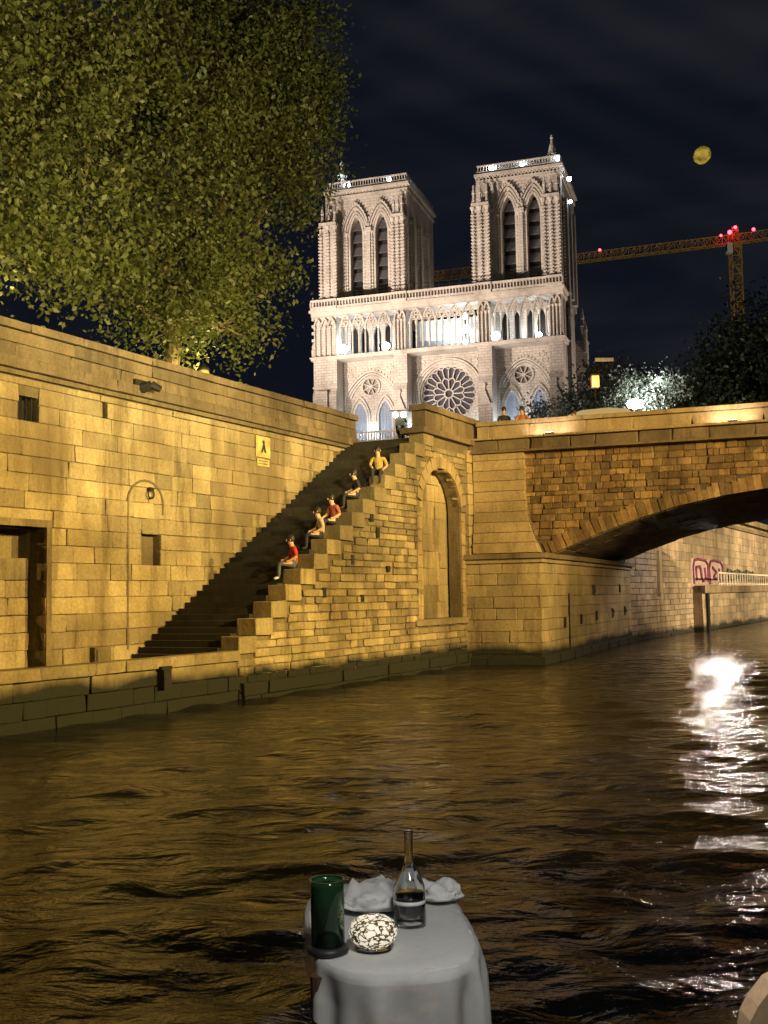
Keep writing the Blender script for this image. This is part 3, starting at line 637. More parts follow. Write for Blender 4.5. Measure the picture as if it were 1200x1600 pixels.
# graffiti: two rounded magenta outlined letters on pale fill and a dark tag
gm = bank('graffiti', 'magenta outlined bubble letter graffiti beside dark scrawls on the far quay wall', 'graffiti', 3.02, 65, 3.0)
O = (3.02, 65, 3.0)
def strokes(letters, s0, z0, w, h, r, mat, name, x=3.04):
    for i, pts in enumerate(letters):
        m = MB(O); P = [(x, s0+(i+px)*w, z0+pz*h) for px, pz in pts]
        for a, b in zip(P[:-1], P[1:]): m.tube(a, b, r, n=5)
        m.build(name, mat, gm)
HUMP = [(.06, 0), (.04, .7), (.12, .93), (.4, 1), (.8, .97), (.95, .8), (.93, .1)]
IN1 = [(.22, .15), (.2, .7), (.45, .74), (.52, .3), (.6, .12), (.78, .2), (.74, .7)]
IN2 = [(.25, .75), (.5, .55), (.3, .3), (.55, .25), (.72, .1), (.7, .72)]
MB(O).box(3.012, 3.02, 59.3, 70.6, 3.05, 4.9).build('pale_fill', M['graf2'], gm)
strokes([HUMP, HUMP], 59.5, 3.1, 5.5, 1.8, .11, M['graf1'], 'letter'); strokes([IN1, IN2], 59.5, 3.1, 5.5, 1.7, .12, M['graf1'], 'letter_inside')
SCR = [(0, .5), (.12, .9), (.2, .2), (.35, .85), (.42, .1), (.6, .75), (.7, .25), (.85, .8), (.95, .3)]
strokes([SCR, SCR[::-1], SCR], 72.0, 3.3, 4.2, 1.1, .16, M['graf3'], 'tag')

# ================================================================== CATHEDRAL
ca = thing('cathedral', 'floodlit pale gothic cathedral front with two square towers and a great rose window', 'cathedral', CW(0, 0, 8), ROTC)
CB = (0, 0, 8)
CS, CS2, CD = M['church'], M['church2'], M['churchdark']
def cpart(name, m, mat, parent=None):
    o = m.build(name, mat, parent or ca)
    return o
def CM(): return MB(CB)
WP = 3.2
BUT = [(.2, 4.7), (15.5, 17.9), (30.7, 33.2), (43.1, 45.4)]
BAYS = [(4.7, 15.5, 10.1), (33.2, 43.1, 38.15)]
# lower wall: side bays with blind arch, two lancets, blind rose
for b0, b1, bc in BAYS:
    hw = (b1-b0)/2
    arch = parch(bc-hw+.45, bc+hw-.45, 38.9, 43.4, 12, 1.7, .8)
    outer = [(b0-.3, 8), (b1+.3, 8), (b1+.3, 45.4), (b0-.3, 45.4)]
    hole = [(bc-hw+.45, 30.6)]+arch+[(bc+hw-.45, 30.6)]
    cpart('bay_wall', CM().panel(outer, [hole], WP, WP+1.2), CS)
    wins = [(bc-2.4, 1.28), (bc+2.4, 1.28)]
    wl = [[(c-w, 30.7)]+parch(c-w, c+w, 35.4, 37.9, 8)+[(c+w, 30.7)] for c, w in wins]
    cpart('arch_infill', CM().panel([(b0, 30.5), (b1, 30.5), (b1, 44), (b0, 44)], wl+[circ(bc-.3, 40.7, 1.62, 24)], WP+.75, WP+1.15), CS)
    for w0, y0, y1 in ((0, -.10, .3), (-.42, .1, .5), (-.8, .35, .75)):
        cpart('archivolt', CM().sweep(arch, w0-.16, w0+.16, WP+y0, WP+y1), CS2)
    # crocket beads along the hood
    m = CM()
    for (x, z) in arch[2:-2:1]: m.box(x-.13, x+.13, WP-.22, WP, z+.28, z+.5)
    stuff(cpart('hood_beads', m, CS2))
    for c, w in wins:
        o = cpart('window', CM().sweep([(c-w, 30.7)]+parch(c-w, c+w, 35.4, 37.9, 8)+[(c+w, 30.7)], -.05, .3, WP+.5, WP+.95), CS2)
        cpart('pane', CM().prism([(c-w, 30.7)]+parch(c-w, c+w, 35.4, 37.9, 8)+[(c+w, 30.7)], 'y', WP+1.0, WP+1.06), M['glass_blue'], o)
        m = CM()
        for k in range(1, 4): m.box(c-w+2*w*k/4-.04, c-w+2*w*k/4+.04, WP+.92, WP+.99, 30.7, 37.2)
        for z in np.arange(31.3, 37, .62): m.box(c-w, c+w, WP+.925, WP+.985, z, z+.07)
        cpart('leading', m, CD, o)
        cpart('archivolt', CM().sweep([(c-w-.55, 34.2)]+parch(c-w-.55, c+w+.55, 35.4, 38.9, 8)+[(c+w+.55, 34.2)], -.15, .15, WP+.45, WP+.85), CS2)
    # blind rose
    rx, rz = bc-.3, 40.7
    o = cpart('blind_rose', CM().sweep(circ(rx, rz, 1.72, 28), -.14, .2, WP+.5, WP+.85, True), CS2)
    cpart('rose_back', CM().prism(circ(rx, rz, 1.7, 24), 'y', WP+1.16, WP+1.3), CD, o)
    for k in range(8):
        a = 2*PI*k/8+PI/8
        m = CM(); ca_, sa = math.cos(a), math.sin(a)
        m.add([(rx+ca_*r-sa*w, y, rz+sa*r+ca_*w) for y in (WP+.7, WP+1.1) for r, w in ((.3, .08), (1.65, .1), (1.65, -.1), (.3, -.08))], [(0, 1, 2, 3), (7, 6, 5, 4), (0, 4, 5, 1), (1, 5, 6, 2), (2, 6, 7, 3), (3, 7, 4, 0)])
        cpart('spoke', m, CS2, o)
    cpart('hub', CM().prism(circ(rx, rz, .34, 12), 'y', WP+.65, WP+1.1), CS2, o)
    # trefoil roundels in the spandrels
    for sx in (-1, 1):
        for dx, dz in ((-.62, 0), (.62, 0), (0, -1.05)):
            cpart('roundel', CM().sweep(circ(bc+sx*(hw-1.35)+dx, 43.9+dz, .5, 14), -.1, .1, WP-.14, WP+.1, True), CS2)
# central bay with the rose
RX, RZ = 24.4, 38.3
cpart('bay_wall', CM().panel([(17.6, 8), (31, 8), (31, 45.4), (17.6, 45.4)], [circ(RX, RZ, 5.15, 48)], WP, WP+1.3), CS)
for r, y0, y1 in ((6.15, -.35, .2), (5.75, -.2, .3), (5.3, .05, .7)):
    cpart('archivolt', CM().sweep(circ(RX, RZ, r, 44, -.25, PI+.25) if r > 5.5 else circ(RX, RZ, r, 48), -.17, .17, WP+y0, WP+y1, r < 5.5), CS2)
rose = cpart('rose_window', CM().sweep(circ(RX, RZ, 5.02, 48), -.15, .15, WP+.4, WP+1.0, True), CS2)
cpart('rose_glass', CM().prism(circ(RX, RZ, 5.1, 48), 'y', WP+1.0, WP+1.06), M['rose_glass'], rose)
def rod(m, x0, z0, x1, z1, w, y0, y1):
    l = math.hypot(x1-x0, z1-z0); nx, nz_ = -(z1-z0)/l*w, (x1-x0)/l*w
    m.add([(x, y, z) for y in (y0, y1) for x, z in ((x0+nx, z0+nz_), (x1+nx, z1+nz_), (x1-nx, z1-nz_), (x0-nx, z0-nz_))], [(0, 1, 2, 3), (7, 6, 5, 4), (0, 4, 5, 1), (1, 5, 6, 2), (2, 6, 7, 3), (3, 7, 4, 0)])
pol = lambda r, a: (RX+r*math.cos(a), RZ+r*math.sin(a))
for k in range(24):
    a = 2*PI*k/24; m = CM(); rod(m, *pol(2.75, a), *pol(4.72, a), .085, WP+.62, WP+.95); cpart('spoke', m, CS2, rose)
    m = CM(); m.sweep([pol(4.35, a), (pol(4.72, a+PI/48)), pol(4.86, a+PI/24), pol(4.72, a+PI/24+PI/48), pol(4.35, a+PI/12)], -.07, .07, WP+.62, WP+.93); cpart('cusp', m, CS2, rose)
for k in range(12):
    a = 2*PI*k/12; m = CM(); rod(m, *pol(.8, a), *pol(2.4, a), .085, WP+.62, WP+.95); cpart('spoke', m, CS2, rose)
    m = CM(); m.sweep([pol(2.35, a), pol(2.72, a+PI/24), pol(2.92, a+PI/12), pol(2.72, a+PI/8), pol(2.35, a+PI/6)], -.09, .09, WP+.6, WP+.93); cpart('cusp', m, CS2, rose)
cpart('hub', CM().sweep(circ(RX, RZ, .78, 20), -.12, .12, WP+.55, WP+.95, True), CS2, rose)
for sx in (-1, 1):
    for dx, dz in ((-.6, 0), (.6, .1), (sx*.5, -1.1)):
        cpart('roundel', CM().sweep(circ(RX+sx*5.25+dx, 43.9+dz, .5, 14), -.1, .1, WP-.14, WP+.1, True), CS2)
# buttresses with set-offs and gabled niches
for i, (b0, b1) in enumerate(BUT):
    o = cpart('buttress', CM().prism([(-1.0, 8), (-1.0, 30), (-.55, 30.8), (-.55, 39.0), (0, 40.2), (0, 45.4), (WP+.6, 45.4), (WP+.6, 8)], 'x', b0, b1), CS)
    c = (b0+b1)/2
    g = cpart('gable', CM().prism([(c-.95, 35.3), (c+.95, 35.3), (c, 37.7)], 'y', -.95, -.4), CS2, o)
    cpart('finial', CM().lathe([(.12, 37.5), (.12, 38.2), (.3, 38.5), (.1, 38.9)], (c, -.7, 0), 6), CS2, o)
    cpart('offset_moulding', CM().box(b0-.12, b1+.12, -1.0, -.3, 35.0, 35.3), CS2, o)
    cpart('offset_moulding', CM().box(b0-.1, b1+.1, -.3, .3, 40.25, 40.6), CS2, o)
    if i == 0: cpart('corner_shaft', CM().box(.9, 3.2, -1.25, -.5, 8, 39.6), CS, o)
# balustrade of the lower gallery
m = CM(); m.box(4.7, 45, -.75, -.45, 31.55, 31.8); m.box(4.7, 45, -.8, 3.5, 29.9, 30.3); cpart('gallery_floor', m, CS2)
for u in np.arange(4.9, 43, .52): cpart('baluster', CM().box(u, u+.16, -.7, -.5, 30.3, 31.55), CS2)
# string course under the upper gallery
cpart('string_course', CM().box(-.2, 45.8, -.35, 4.4, 45.35, 45.75), CS2)
cpart('string_course', CM().box(-.35, 45.95, -.55, 4.4, 45.76, 46.0), CS2)
# upper gallery: colonnade
GZ0, GZ1 = 46.0, 50.9
def colonnade(u0, u1, n, tall=True):
    p = (u1-u0)/n
    for k in range(n+1):
        u = u0+p*k
        m = CM(); m.smooth = False
        m.lathe([(.26, GZ0), (.26, GZ0+.25), (.15, GZ0+.4), (.135, GZ1-.5), (.17, GZ1-.42), (.31, GZ1), (.33, GZ1+.14)], (u, .25, 0), 8)
        cpart('gallery_column', m, CS2)
    for k in range(n):
        a0, a1 = u0+p*k, u0+p*(k+1)
        m = CM(); m.sweep(parch(a0+.06, a1-.06, GZ1+.1, GZ1+1.25, 6), -.12, .12, .05, .45); m.sweep(circ((a0+a1)/2, GZ1+.62, .22, 8), -.06, .06, .1, .4, True); cpart('gallery_arch', m, CS2)
    for k in range(0, n-1, 2):
        a0, a1 = u0+p*k, u0+p*(k+2)
        m = CM(); m.sweep(parch(a0+.05, a1-.05, GZ1+.25, GZ1+2.35, 8), -.12, .12, -.05, .42); m.sweep(circ((a0+a1)/2, GZ1+1.55, .34, 12), -.09, .09, .05, .42, True); cpart('gallery_arch', m, CS2)
colonnade(5.3, 15.0, 8); colonnade(18.5, 30.3, 10); colonnade(33.8, 42.7, 8)
for i, (b0, b1) in enumerate(BUT):
    cpart('gallery_pier', CM().box(b0+.15, b1-.15, .35, 4.2, 46.0, 54.0), CS)
    for u in np.linspace(b0+.25, b1-.25, 5 if i == 0 else 4):
        cpart('gallery_column', CM().lathe([(.28, GZ0), (.28, GZ0+.25), (.17, GZ0+.4), (.15, GZ1+.2), (.33, GZ1+.7)], (u, .1, 0), 8), CS2)
    for a in ([0, 1] if i else [0, 1, 2]):
        w = (b1-b0-.4)/(3 if i == 0 else 2); m = CM(); m.sweep(parch(b0+.2+a*w, b0+.2+(a+1)*w, GZ1+.7, GZ1+2.1, 6), -.14, .14, -.15, .3); cpart('gallery_arch', m, CS2)
# back wall of the gallery with dark openings; the middle stands open
for b0, b1, bc in BAYS:
    hs = [[(c-.75, 46.4)]+parch(c-.75, c+.75, 50, 52, 6)+[(c+.75, 46.4)] for c in (bc-3.2, bc-1.2, bc+1.2, bc+3.2)]
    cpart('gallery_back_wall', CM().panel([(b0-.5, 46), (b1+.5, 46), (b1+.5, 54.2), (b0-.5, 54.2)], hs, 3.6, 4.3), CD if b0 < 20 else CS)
    cpart('gallery_void', CM().box(b0, b1, 4.6, 4.8, 46, 54), M['dark'])
for k in range(5):
    cpart('shelter_screen', CM().box(18.3+2.46*k+.06, 18.3+2.46*(k+1)-.06, 4.6, 4.68, 46.1, 52.0), M['curtain'])
# cornice and balustrade below the towers
cpart('cornice', CM().box(-.1, 45.7, -.25, 5.2, 53.4, 54.2), CS2)
cpart('cornice', CM().box(-.4, 46, -.6, 5.2, 54.2, 54.65), CS2)
for i, (u0, u1) in enumerate(((-.1, 4.9), (4.9, 15.3), (15.3, 18.1), (18.1, 30.5), (30.5, 33.4), (33.4, 42.9), (42.9, 45.7))):
    pr = -.55 if i % 2 == 0 else -.3
    cpart('parapet_rail', CM().box(u0, u1, pr-.05, .4, 56.1, 56.5), CS2); cpart('parapet_base', CM().box(u0, u1, pr-.05, .4, 54.65, 55.2), CS2)
    cpart('parapet_back', CM().box(u0, u1, .1, .3, 55.2, 56.1), CD)
    n = max(3, int((u1-u0)/.55)); m = CM()
    for k in range(n+1):
        u = u0+(u1-u0)*k/n; m.box(u-.09, u+.09, pr, .05, 55.2, 56.1)
    stuff(cpart('parapet_balusters', m, CS2))
m = CM()
for u in np.arange(5, 43, 1.9): m.box(u-.03, u+.03, -.05, .01, 56.5, 57.7)
for z in (57.0, 57.65): m.box(5, 43, -.05, .01, z, z+.05)
cpart('safety_rail', m, M['iron'])
# ---- towers
def shaft(u, y, z0, z1, r=.24, crock=True):
    m = CM(); m.tube((u, y, z0), (u, y, z1), r, n=7)
    if crock:
        for z in np.arange(z0+.5, z1-.6, .62): m.box(u-r*1.5, u+r*1.5, y-r*1.55, y-r*.3, z, z+.22)
    m.lathe([(r, z1), (r*1.9, z1+.5), (r*2.0, z1+.75)], (u, y, 0), 7)
    return m
def belfry(T0, T1, ls, bl, br_, dpt, dz=0):
    # wall with two tall lancets
    lw = 1.2
    loops = [[(c-lw, 57.4)]+parch(c-lw, c+lw, 69.2, 72.4, 9)+[(c+lw, 57.4)] for c in ls]
    cpart('tower_wall', CM().panel([(bl[0]+.3, 54.6), (br_[1]-.2, 54.6), (br_[1]-.2, 75.2+dz), (bl[0]+.3, 75.2+dz)], loops, WP, WP+1.6), CS)
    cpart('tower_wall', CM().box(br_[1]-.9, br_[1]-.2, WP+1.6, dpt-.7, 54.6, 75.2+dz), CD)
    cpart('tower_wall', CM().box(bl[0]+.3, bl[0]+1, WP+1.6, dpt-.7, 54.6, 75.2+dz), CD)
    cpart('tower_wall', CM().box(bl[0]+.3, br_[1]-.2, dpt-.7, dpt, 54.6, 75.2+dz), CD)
    cpart('tower_ceiling', CM().box(bl[0]+1.05, br_[1]-.95, WP+1.65, dpt-.75, 74.2, 75.1), CD)
    for c in ls:
        lp = parch(c-lw, c+lw, 69.2, 72.4, 9)
        o = cpart('belfry_opening', CM().sweep([(c-lw, 57.4)]+lp+[(c+lw, 57.4)], -.02, .34, WP-.25, WP+.4), CS2)
        cpart('void', CM().box(c-lw-.2, c+lw+.2, WP+1.7, WP+1.8, 57.2, 73), M['dark'], o)
        for z in (58.2, 60.6, 63.0, 65.4, 67.8, 70.1):
            m = CM(); m.add([(c-lw*.95, WP+.75, z), (c+lw, WP+.75, z), (c+lw, WP+1.55, z+1.75), (c-lw*.95, WP+1.55, z+1.75), (c-lw*.95, WP+.75, z-.12), (c+lw, WP+.75, z-.12), (c+lw, WP+1.6, z+1.63), (c-lw*.95, WP+1.6, z+1.63)],
                            [(0, 1, 2, 3), (7, 6, 5, 4), (0, 4, 5, 1), (1, 5, 6, 2), (2, 6, 7, 3), (3, 7, 4, 0)]); cpart('louver', m, M['louver'], o)
        for k, (w, z, ap_) in enumerate(((.62, 69.3, 73.2), (1.0, 69.5, 74.0), (1.35, 69.8, 74.7))):
            cpart('archivolt', CM().sweep(parch(c-lw-w, c+lw+w, z, ap_, 9), -.15, .15, WP-.28-.16*k, WP+.2), CS2)
        m = CM()
        for (x, z) in parch(c-lw-1.5, c+lw+1.5, 69.8, 74.9, 10)[2:-2]: m.box(x-.12, x+.12, WP-.8, WP-.5, z-.12, z+.14)
        stuff(cpart('arch_crockets', m, CS2))
        for sx in (-1, 1):
            for w in (.62, 1.0): cpart('jamb_shaft', shaft(c+sx*(lw+w), WP-.25, 57.4, 68.7, .17, True), CS2)
    mc = sum(ls)/2
    cpart('centre_pier', CM().box(mc-.38, mc+.38, WP-.7, WP+.1, 56.6, 69.2), CS); cpart('centre_capital', CM().box(mc-.62, mc+.62, WP-.95, WP+.1, 69.2, 69.9), CS2)
    # corner buttresses as bundles of crocketed shafts
    for j, (b0, b1) in enumerate((bl, br_)):
        o = cpart('tower_buttress', CM().box(b0+.25, b1-.25, .55, WP+.2, 54.6, 70.6), CS)
        for u in (b0+.3, (b0+b1)/2, b1-.3): cpart('shaft', shaft(u, .5, 56.4, 69.6), CS2, o)
        cpart('shaft', shaft(b1-.28, 2.6, 56.4, 69.6, .2), CS2, o)
        cpart('capital_band', CM().box(b0+.05, b1-.05, .2, WP, 70.4, 71.0), CS2, o)
        for u in (b0+.45, b1-.45, (b0+b1)/2):
            cpart('pinnacle', CM().lathe([(.34, 71), (.38, 71.6), (.26, 71.7), (.24, 72.7), (.36, 72.9), (.12, 74.0), (.2, 74.2), (.05, 74.5)], (u, .75+random.uniform(-.1, .4), 0), 6), CS2, o)
        cpart('statue', CM().lathe([(.5, 71.0), (.42, 72.0), (.3, 72.6), (.36, 73.0), (.2, 73.5)], ((b0+b1)/2, 2.0, 0), 7), CS2, o)
    # south flank
    u = br_[1]-.2
    for y in (4.6, 9.2, 13.6): cpart('flank_buttress', CM().box(u, u+.9, y, y+1.5, 54.6, 71.5), CD)
    for y in (6.6, 11.6): cpart('flank_opening', CM().box(u, u+.06, y, y+1.7, 57.5, 70.5), M['dark'])
    for y in (4.4, 6.3, 9.0, 11.1, 13.4): cpart('shaft', shaft(u+.2, y, 56.5, 70, .18, True), CD)
    # crown: corbel frieze, slab, balustrade
    a, b = bl[0]+.5, br_[1]+.05
    cpart('frieze_band', CM().box(a, b, WP-.5, dpt+.3, 75.2+dz, 75.75+dz), CS2)
    m = CM(); n = int((b-a)/.62)
    for k in range(n):
        x = a+(b-a)*(k+.5)/n; m.sweep(parch(x-.27, x+.27, 75.85+dz, 76.25+dz, 4), -.08, .08, WP-.75+dz, WP-.2); m.box(x-.36, x-.24, WP-.75+dz, WP-.25, 75.75+dz, 75.95+dz)
    stuff(cpart('frieze_arcade', m, CS2))
    cpart('crown_slab', CM().box(a-.25, b+.35, WP-.95, dpt+.6, 76.3+dz, 76.75+dz), CS2)
    cpart('crown_slab', CM().box(a+.1, b, WP-.55, dpt+.3, 76.75+dz, 77.3+dz), CS)
    cpart('crown_rail', CM().box(a+.2, b-.1, WP-.45, WP-.2, 78.2+dz, 78.45+dz), CS2); cpart('crown_rail', CM().box(b-.35, b-.1, WP-.2, dpt, 78.2+dz, 78.45+dz), CD)
    m = CM()
    for x in np.arange(a+.3, b-.2, .5): m.box(x, x+.14, WP-.4, WP-.25, 77.3+dz, 78.2+dz)
    for y in np.arange(WP, dpt, .5): m.box(b-.3, b-.16, y, y+.14, 77.3+dz, 78.2+dz)
    stuff(cpart('crown_balusters', m, CS2))
belfry(1.4, 18, (7.75, 12.6), (1.4, 4.8), (15.2, 17.7), 21, .8)
belfry(30, 45.5, (36.1, 40.5), (30.0, 33.2), (42.4, 45.5), 20, .15)
# stair turrets on the crowns
o = cpart('turret', CM().lathe([(.95, 77.3), (.95, 79.0), (1.15, 79.15), (.75, 79.9), (.28, 81.6), (.2, 82.2), (.3, 82.4), (.12, 83.0)], (43.9, 4.4, 0), 10), CS)
o = cpart('turret', CM().lathe([(.5, 77.3), (.8, 79.7), (1.0, 80.0), (.55, 80.1), (.2, 82.0), (.42, 82.3), (.1, 83.0)], (4.9, 3.6, .6), 10), M['teal'])
for u0, u1 in ((32.6, 34.2), (34.3, 38.5), (38.6, 42.9)): cpart('glass_screen', CM().box(u0, u1, 4.2, 4.28, 77.4, 78.9), M['teal'])
# south aisle wall, buttress and pinnacles on the right flank
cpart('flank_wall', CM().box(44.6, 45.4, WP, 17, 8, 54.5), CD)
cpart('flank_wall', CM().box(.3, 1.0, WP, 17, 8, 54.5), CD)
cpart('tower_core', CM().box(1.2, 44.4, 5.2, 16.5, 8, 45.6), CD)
for y, z in ((5.2, 56), (15.5, 52.5)):
    pr = .7 if y < 10 else 2.1
    o = cpart('flank_buttress', CM().box(45.4, 45.4+pr, y, y+2.2, 8, z-4), CD)
    cpart('pinnacle', CM().lathe([(.45, z-4), (.5, z-1.4), (.62, z-1.2), (.3, z), (.4, z+.3), (.08, z+2.2)], (45.4+pr*.6, y+1, 0), 6), CD, o)
    cpart('offset_moulding', CM().box(45.4, 45.5+pr, y-.1, y+2.3, z-4.3, z-4), CD, o)
    cpart('pinnacle', CM().lathe([(.3, 46.2), (.35, 50), (.45, 50.2), (.06, 52)], (45.4+pr*.9, y-.2, 0), 6), CD, o)
for z in np.arange(46.5, 55, 1.3): cpart('crocket', CM().box(-.25, .15, .4, .9, z, z+.5), CS2)
for z in (46.2, 54.6): cpart('pinnacle', CM().lathe([(.34, z), (.4, z+1.2), (.2, z+1.5), (.26, z+1.9), (.05, z+2.6)], (.15, .1, 0), 6), CS2)
cpart('aisle_roof', CM().prism([(17, 8), (17, 31), (70, 31), (70, 8)], 'x', 3, 47), CD)
# distant transept spires
for px_, z in ((57.5, 49.5), (60.5, 44)):
    cpart('transept_spire', CM().lathe([(1.1, 8), (1.0, z-7), (1.3, z-6.5), (.15, z)], (px_-8, 52, 0), 6), CD)

# ---- floodlights standing on the cathedral ledges
def flood(u, y, z, r, label, grp, power=0, aim=(0, 0, 0), col=COOL, mat='white_light'):
    o = thing('floodlight', label, 'floodlight', CW(u, y, z), ROTC, grp)
    MB().box(-r*.3, r*.3, -r*.2, r*.2, 0, r*.3).build('foot', M['iron'], o)
    h = MB(); h.lathe([(r*.75, -.25), (r, .05), (r*1.02, .1)], (0, 0, 0), 10); hh = h.build('housing', M['iron'], o); hh.location = (0, 0, r*1.15); hh.rotation_euler = (PI/2, 0, 0)
    g = MB(); g.lathe([(r*.95, .101), (r*.9, .16), (r*.4, .22)], (0, 0, 0), 10); gg = g.build('lens', M[mat], o); gg.location = (0, 0, r*1.15); gg.rotation_euler = (PI/2, 0, 0)
    if power: lamp('ledge_flood_light', 'POINT', CW(u+aim[0], y+aim[1], z+r*1.15+aim[2]), power*.36, col, .3)
G1 = 'white floodlights on the upper gallery'
flood(6.2, -.35, 46.0, .85, 'large white floodlight at the left end of the left gallery', G1, 2600, (.3, 1.2, 1.0))
flood(14.2, -.35, 46.0, .75, 'large white floodlight at the right end of the left gallery', G1, 2600, (-.3, 1.2, 1.0))
flood(34.0, -.35, 46.0, .8, 'white floodlight beside the third buttress below the right tower', G1, 900, (.5, 1.5, 1.0))
flood(41.6, -.35, 46.0, .4, 'small white floodlight at the right end of the right gallery', G1, 0)
flood(28.0, 2.4, 46.0, .65, 'lowest of the three white lamps stacked in the middle gallery', G1, 1500, (0, -.9, 1))
flood(28.1, 2.4, 48.4, .8, 'middle one of the three white lamps stacked in the middle gallery', G1)
flood(28.0, 2.4, 51.0, .6, 'topmost of the three white lamps stacked in the middle gallery', G1)
m = CM(); m.box(27.9, 28.1, 2.65, 2.85, 46, 51.5); cpart('lamp_mast', m, M['iron'])
lamp('ledge_flood_light', 'POINT', CW(40.2, 2.3, 47.6), 924, COOL, .3); lamp('ledge_flood_light', 'POINT', CW(37.5, 2.3, 47.6), 198, COOL, .3)
lamp('ledge_flood_light', 'POINT', CW(24.5, 2.5, 49), 264, COOL, .3)
for u, p in ((10.1, 3200), (19.4, 2600), (29.5, 900), (36, 1800), (40.5, 1500)): lamp('ledge_flood_light', 'POINT', CW(u, 1.3, 31.6), p*.34, COOL, .3)
G2 = 'white lamps on the tower crowns'
flood(33.2, 3.3, 77.3, .5, 'white lamp at the left corner of the right tower crown', G2, 900, (.4, .9, .5))
flood(38.8, 3.3, 77.3, .38, 'white lamp in the middle of the right tower crown', G2, 900, (0, .9, .4))
flood(45.0, 3.3, 77.6, .42, 'white lamp beside the cone turret of the right tower', G2, 120, (0, -.9, 0))
flood(46.6, 5.6, 74.6, .42, 'white lamp on the right flank just under the crown', G2, 60, (.6, 0, 0))
flood(46.6, 6.2, 70.8, .33, 'lower white lamp on the right flank of the right tower', G2, 60, (.6, 0, 0))
flood(6.4, 3.3, 78.1, .35, 'white lamp at the left end of the left tower crown', G2, 500, (.2, .9, .3))
flood(14.3, 3.3, 78.1, .35, 'white lamp at the right end of the left tower crown', G2, 500, (.2, .9, .3))
lamp('ledge_flood_light', 'POINT', CW(4.4, 1.9, 80.2), 110, COOL, .2)

# ================================================================== TREES
def leaf_crown(name, lobes, n, size, mat, parent, org, aspect=.6, shell=.45, droop=.3):
    org = np.array(org); vol = np.array([l[3]*l[4]*l[5] for l in lobes])**.8; cnt = (n*vol/vol.sum()).astype(int)
    C_, S_ = [], []
    for (x, y, z, a, b, c), k in zip(lobes, cnt):
        # twigs first, leaves gathered along them: gives clumps and gaps
        nt_ = max(8, k//120); d = rng.normal(size=(nt_, 3)); d /= np.linalg.norm(d, axis=1)[:, None]
        r = rng.uniform(shell**3, 1, nt_)**(1/3)*(1+rng.normal(0, .09, nt_)); tw = d*r[:, None]*np.array([a, b, c])+np.array([x, y, z])
        pick = rng.integers(0, nt_, k); dr = d[pick]*np.array([1, 1, .6])-np.array([0, 0, droop])
        C_.append(tw[pick]+dr*rng.uniform(-.6, .9, k)[:, None]*size*3.4+rng.normal(0, size*2.15, (k, 3))); S_.append(rng.uniform(.6, 1.3, k)*size)
    P = np.concatenate(C_); S = np.concatenate(S_); m = len(P)
    u = rng.normal(size=(m, 3)); u[:, 2] -= .35; u /= np.linalg.norm(u, axis=1)[:, None]
    w = np.cross(u, rng.normal(size=(m, 3))); w /= np.linalg.norm(w, axis=1)[:, None]; nn = np.cross(u, w)
    L = S[:, None]; v = np.stack([P-u*L*.5, P+w*L*aspect*.5-nn*L*.08, P+u*L*.55, P-w*L*aspect*.5-nn*L*.08], 1).reshape(-1, 3)-org
    me = bpy.data.meshes.new(name); me.vertices.add(4*m); me.vertices.foreach_set('co', v.astype(np.float32).ravel())
    me.loops.add(4*m); me.loops.foreach_set('vertex_index', np.arange(4*m, dtype=np.int32))
    me.polygons.add(m); me.polygons.foreach_set('loop_start', np.arange(0, 4*m, 4, dtype=np.int32)); me.polygons.foreach_set('loop_total', np.full(m, 4, np.int32))
    me.update(); me.materials.append(mat); return stuff(link(name, me, parent))
def limb(m, a, b, r0, r1, seg=5, wob=.25, n=7):
    a, b = Vector(a), Vector(b); pv = a
    for i in range(1, seg+1):
        k = i/seg; p = a.lerp(b, k)+(Vector((random.uniform(-1, 1), random.uniform(-1, 1), random.uniform(-.5, .5)))*wob*(1 if i < seg else 0)); m.tube(pv, p, r0+(r1-r0)*(k-1/seg), r0+(r1-r0)*k, n, False); pv = p
def tree(label, base, trunk_top, lobes, n, size, mat, r=.35, group=None, name='riverside_tree', shell=.45):
    t = thing(name, label, 'tree', base, 0, group); base = Vector(base); m = MB(base); limb(m, base, trunk_top, r, r*.7, 5, .12, 9); m.build('trunk', M['bark'], t)
    for l in lobes:
        m = MB(base); c = Vector(l[:3]); limb(m, trunk_top, c, r*.42, r*.1, 5, .35, 6)
        for k in range(4):
            e = c+Vector((random.uniform(-1, 1)*l[3]*.75, random.uniform(-1, 1)*l[4]*.75, random.uniform(-.6, .7)*l[5])); limb(m, Vector(trunk_top).lerp(c, .7), e, r*.13, r*.03, 4, .2, 5)
        m.build('limb', M['bark'], t)
    leaf_crown('crown', lobes, n, size, M[mat], t, base, shell=shell); return t
def wl(t, s, z, a, b=None, c=None): p = W(t, s, z); return (p.x, p.y, p.z, a, b or a, c or a)
GT = 'plane trees on the upper quay'
b1 = W(-6, 3.0, 8.27)
tree('near plane tree filling the upper left corner above the embankment wall', b1, tuple(W(-5.6, 4.0, 12.5)),
     [wl(-5, 1, 15.5, 3.4, 3.4, 2.6), wl(-5, 4, 18.5, 3.8, 3.8, 3.0), wl(-4.6, 3.6, 13.0, 2.9, 2.9, 1.9), wl(-6, 7, 21.5, 4.2, 4, 3), wl(-7, 1, 20, 4.5, 4.5, 3.5), wl(-4.6, 7.0, 14.6, 2.8, 2.8, 2.2), wl(-4, 0, 12.2, 2.2, 2.2, 1.3)], 62000, .20, 'leaf', .38, GT)
b2 = W(-6, 13.5, 8.27)
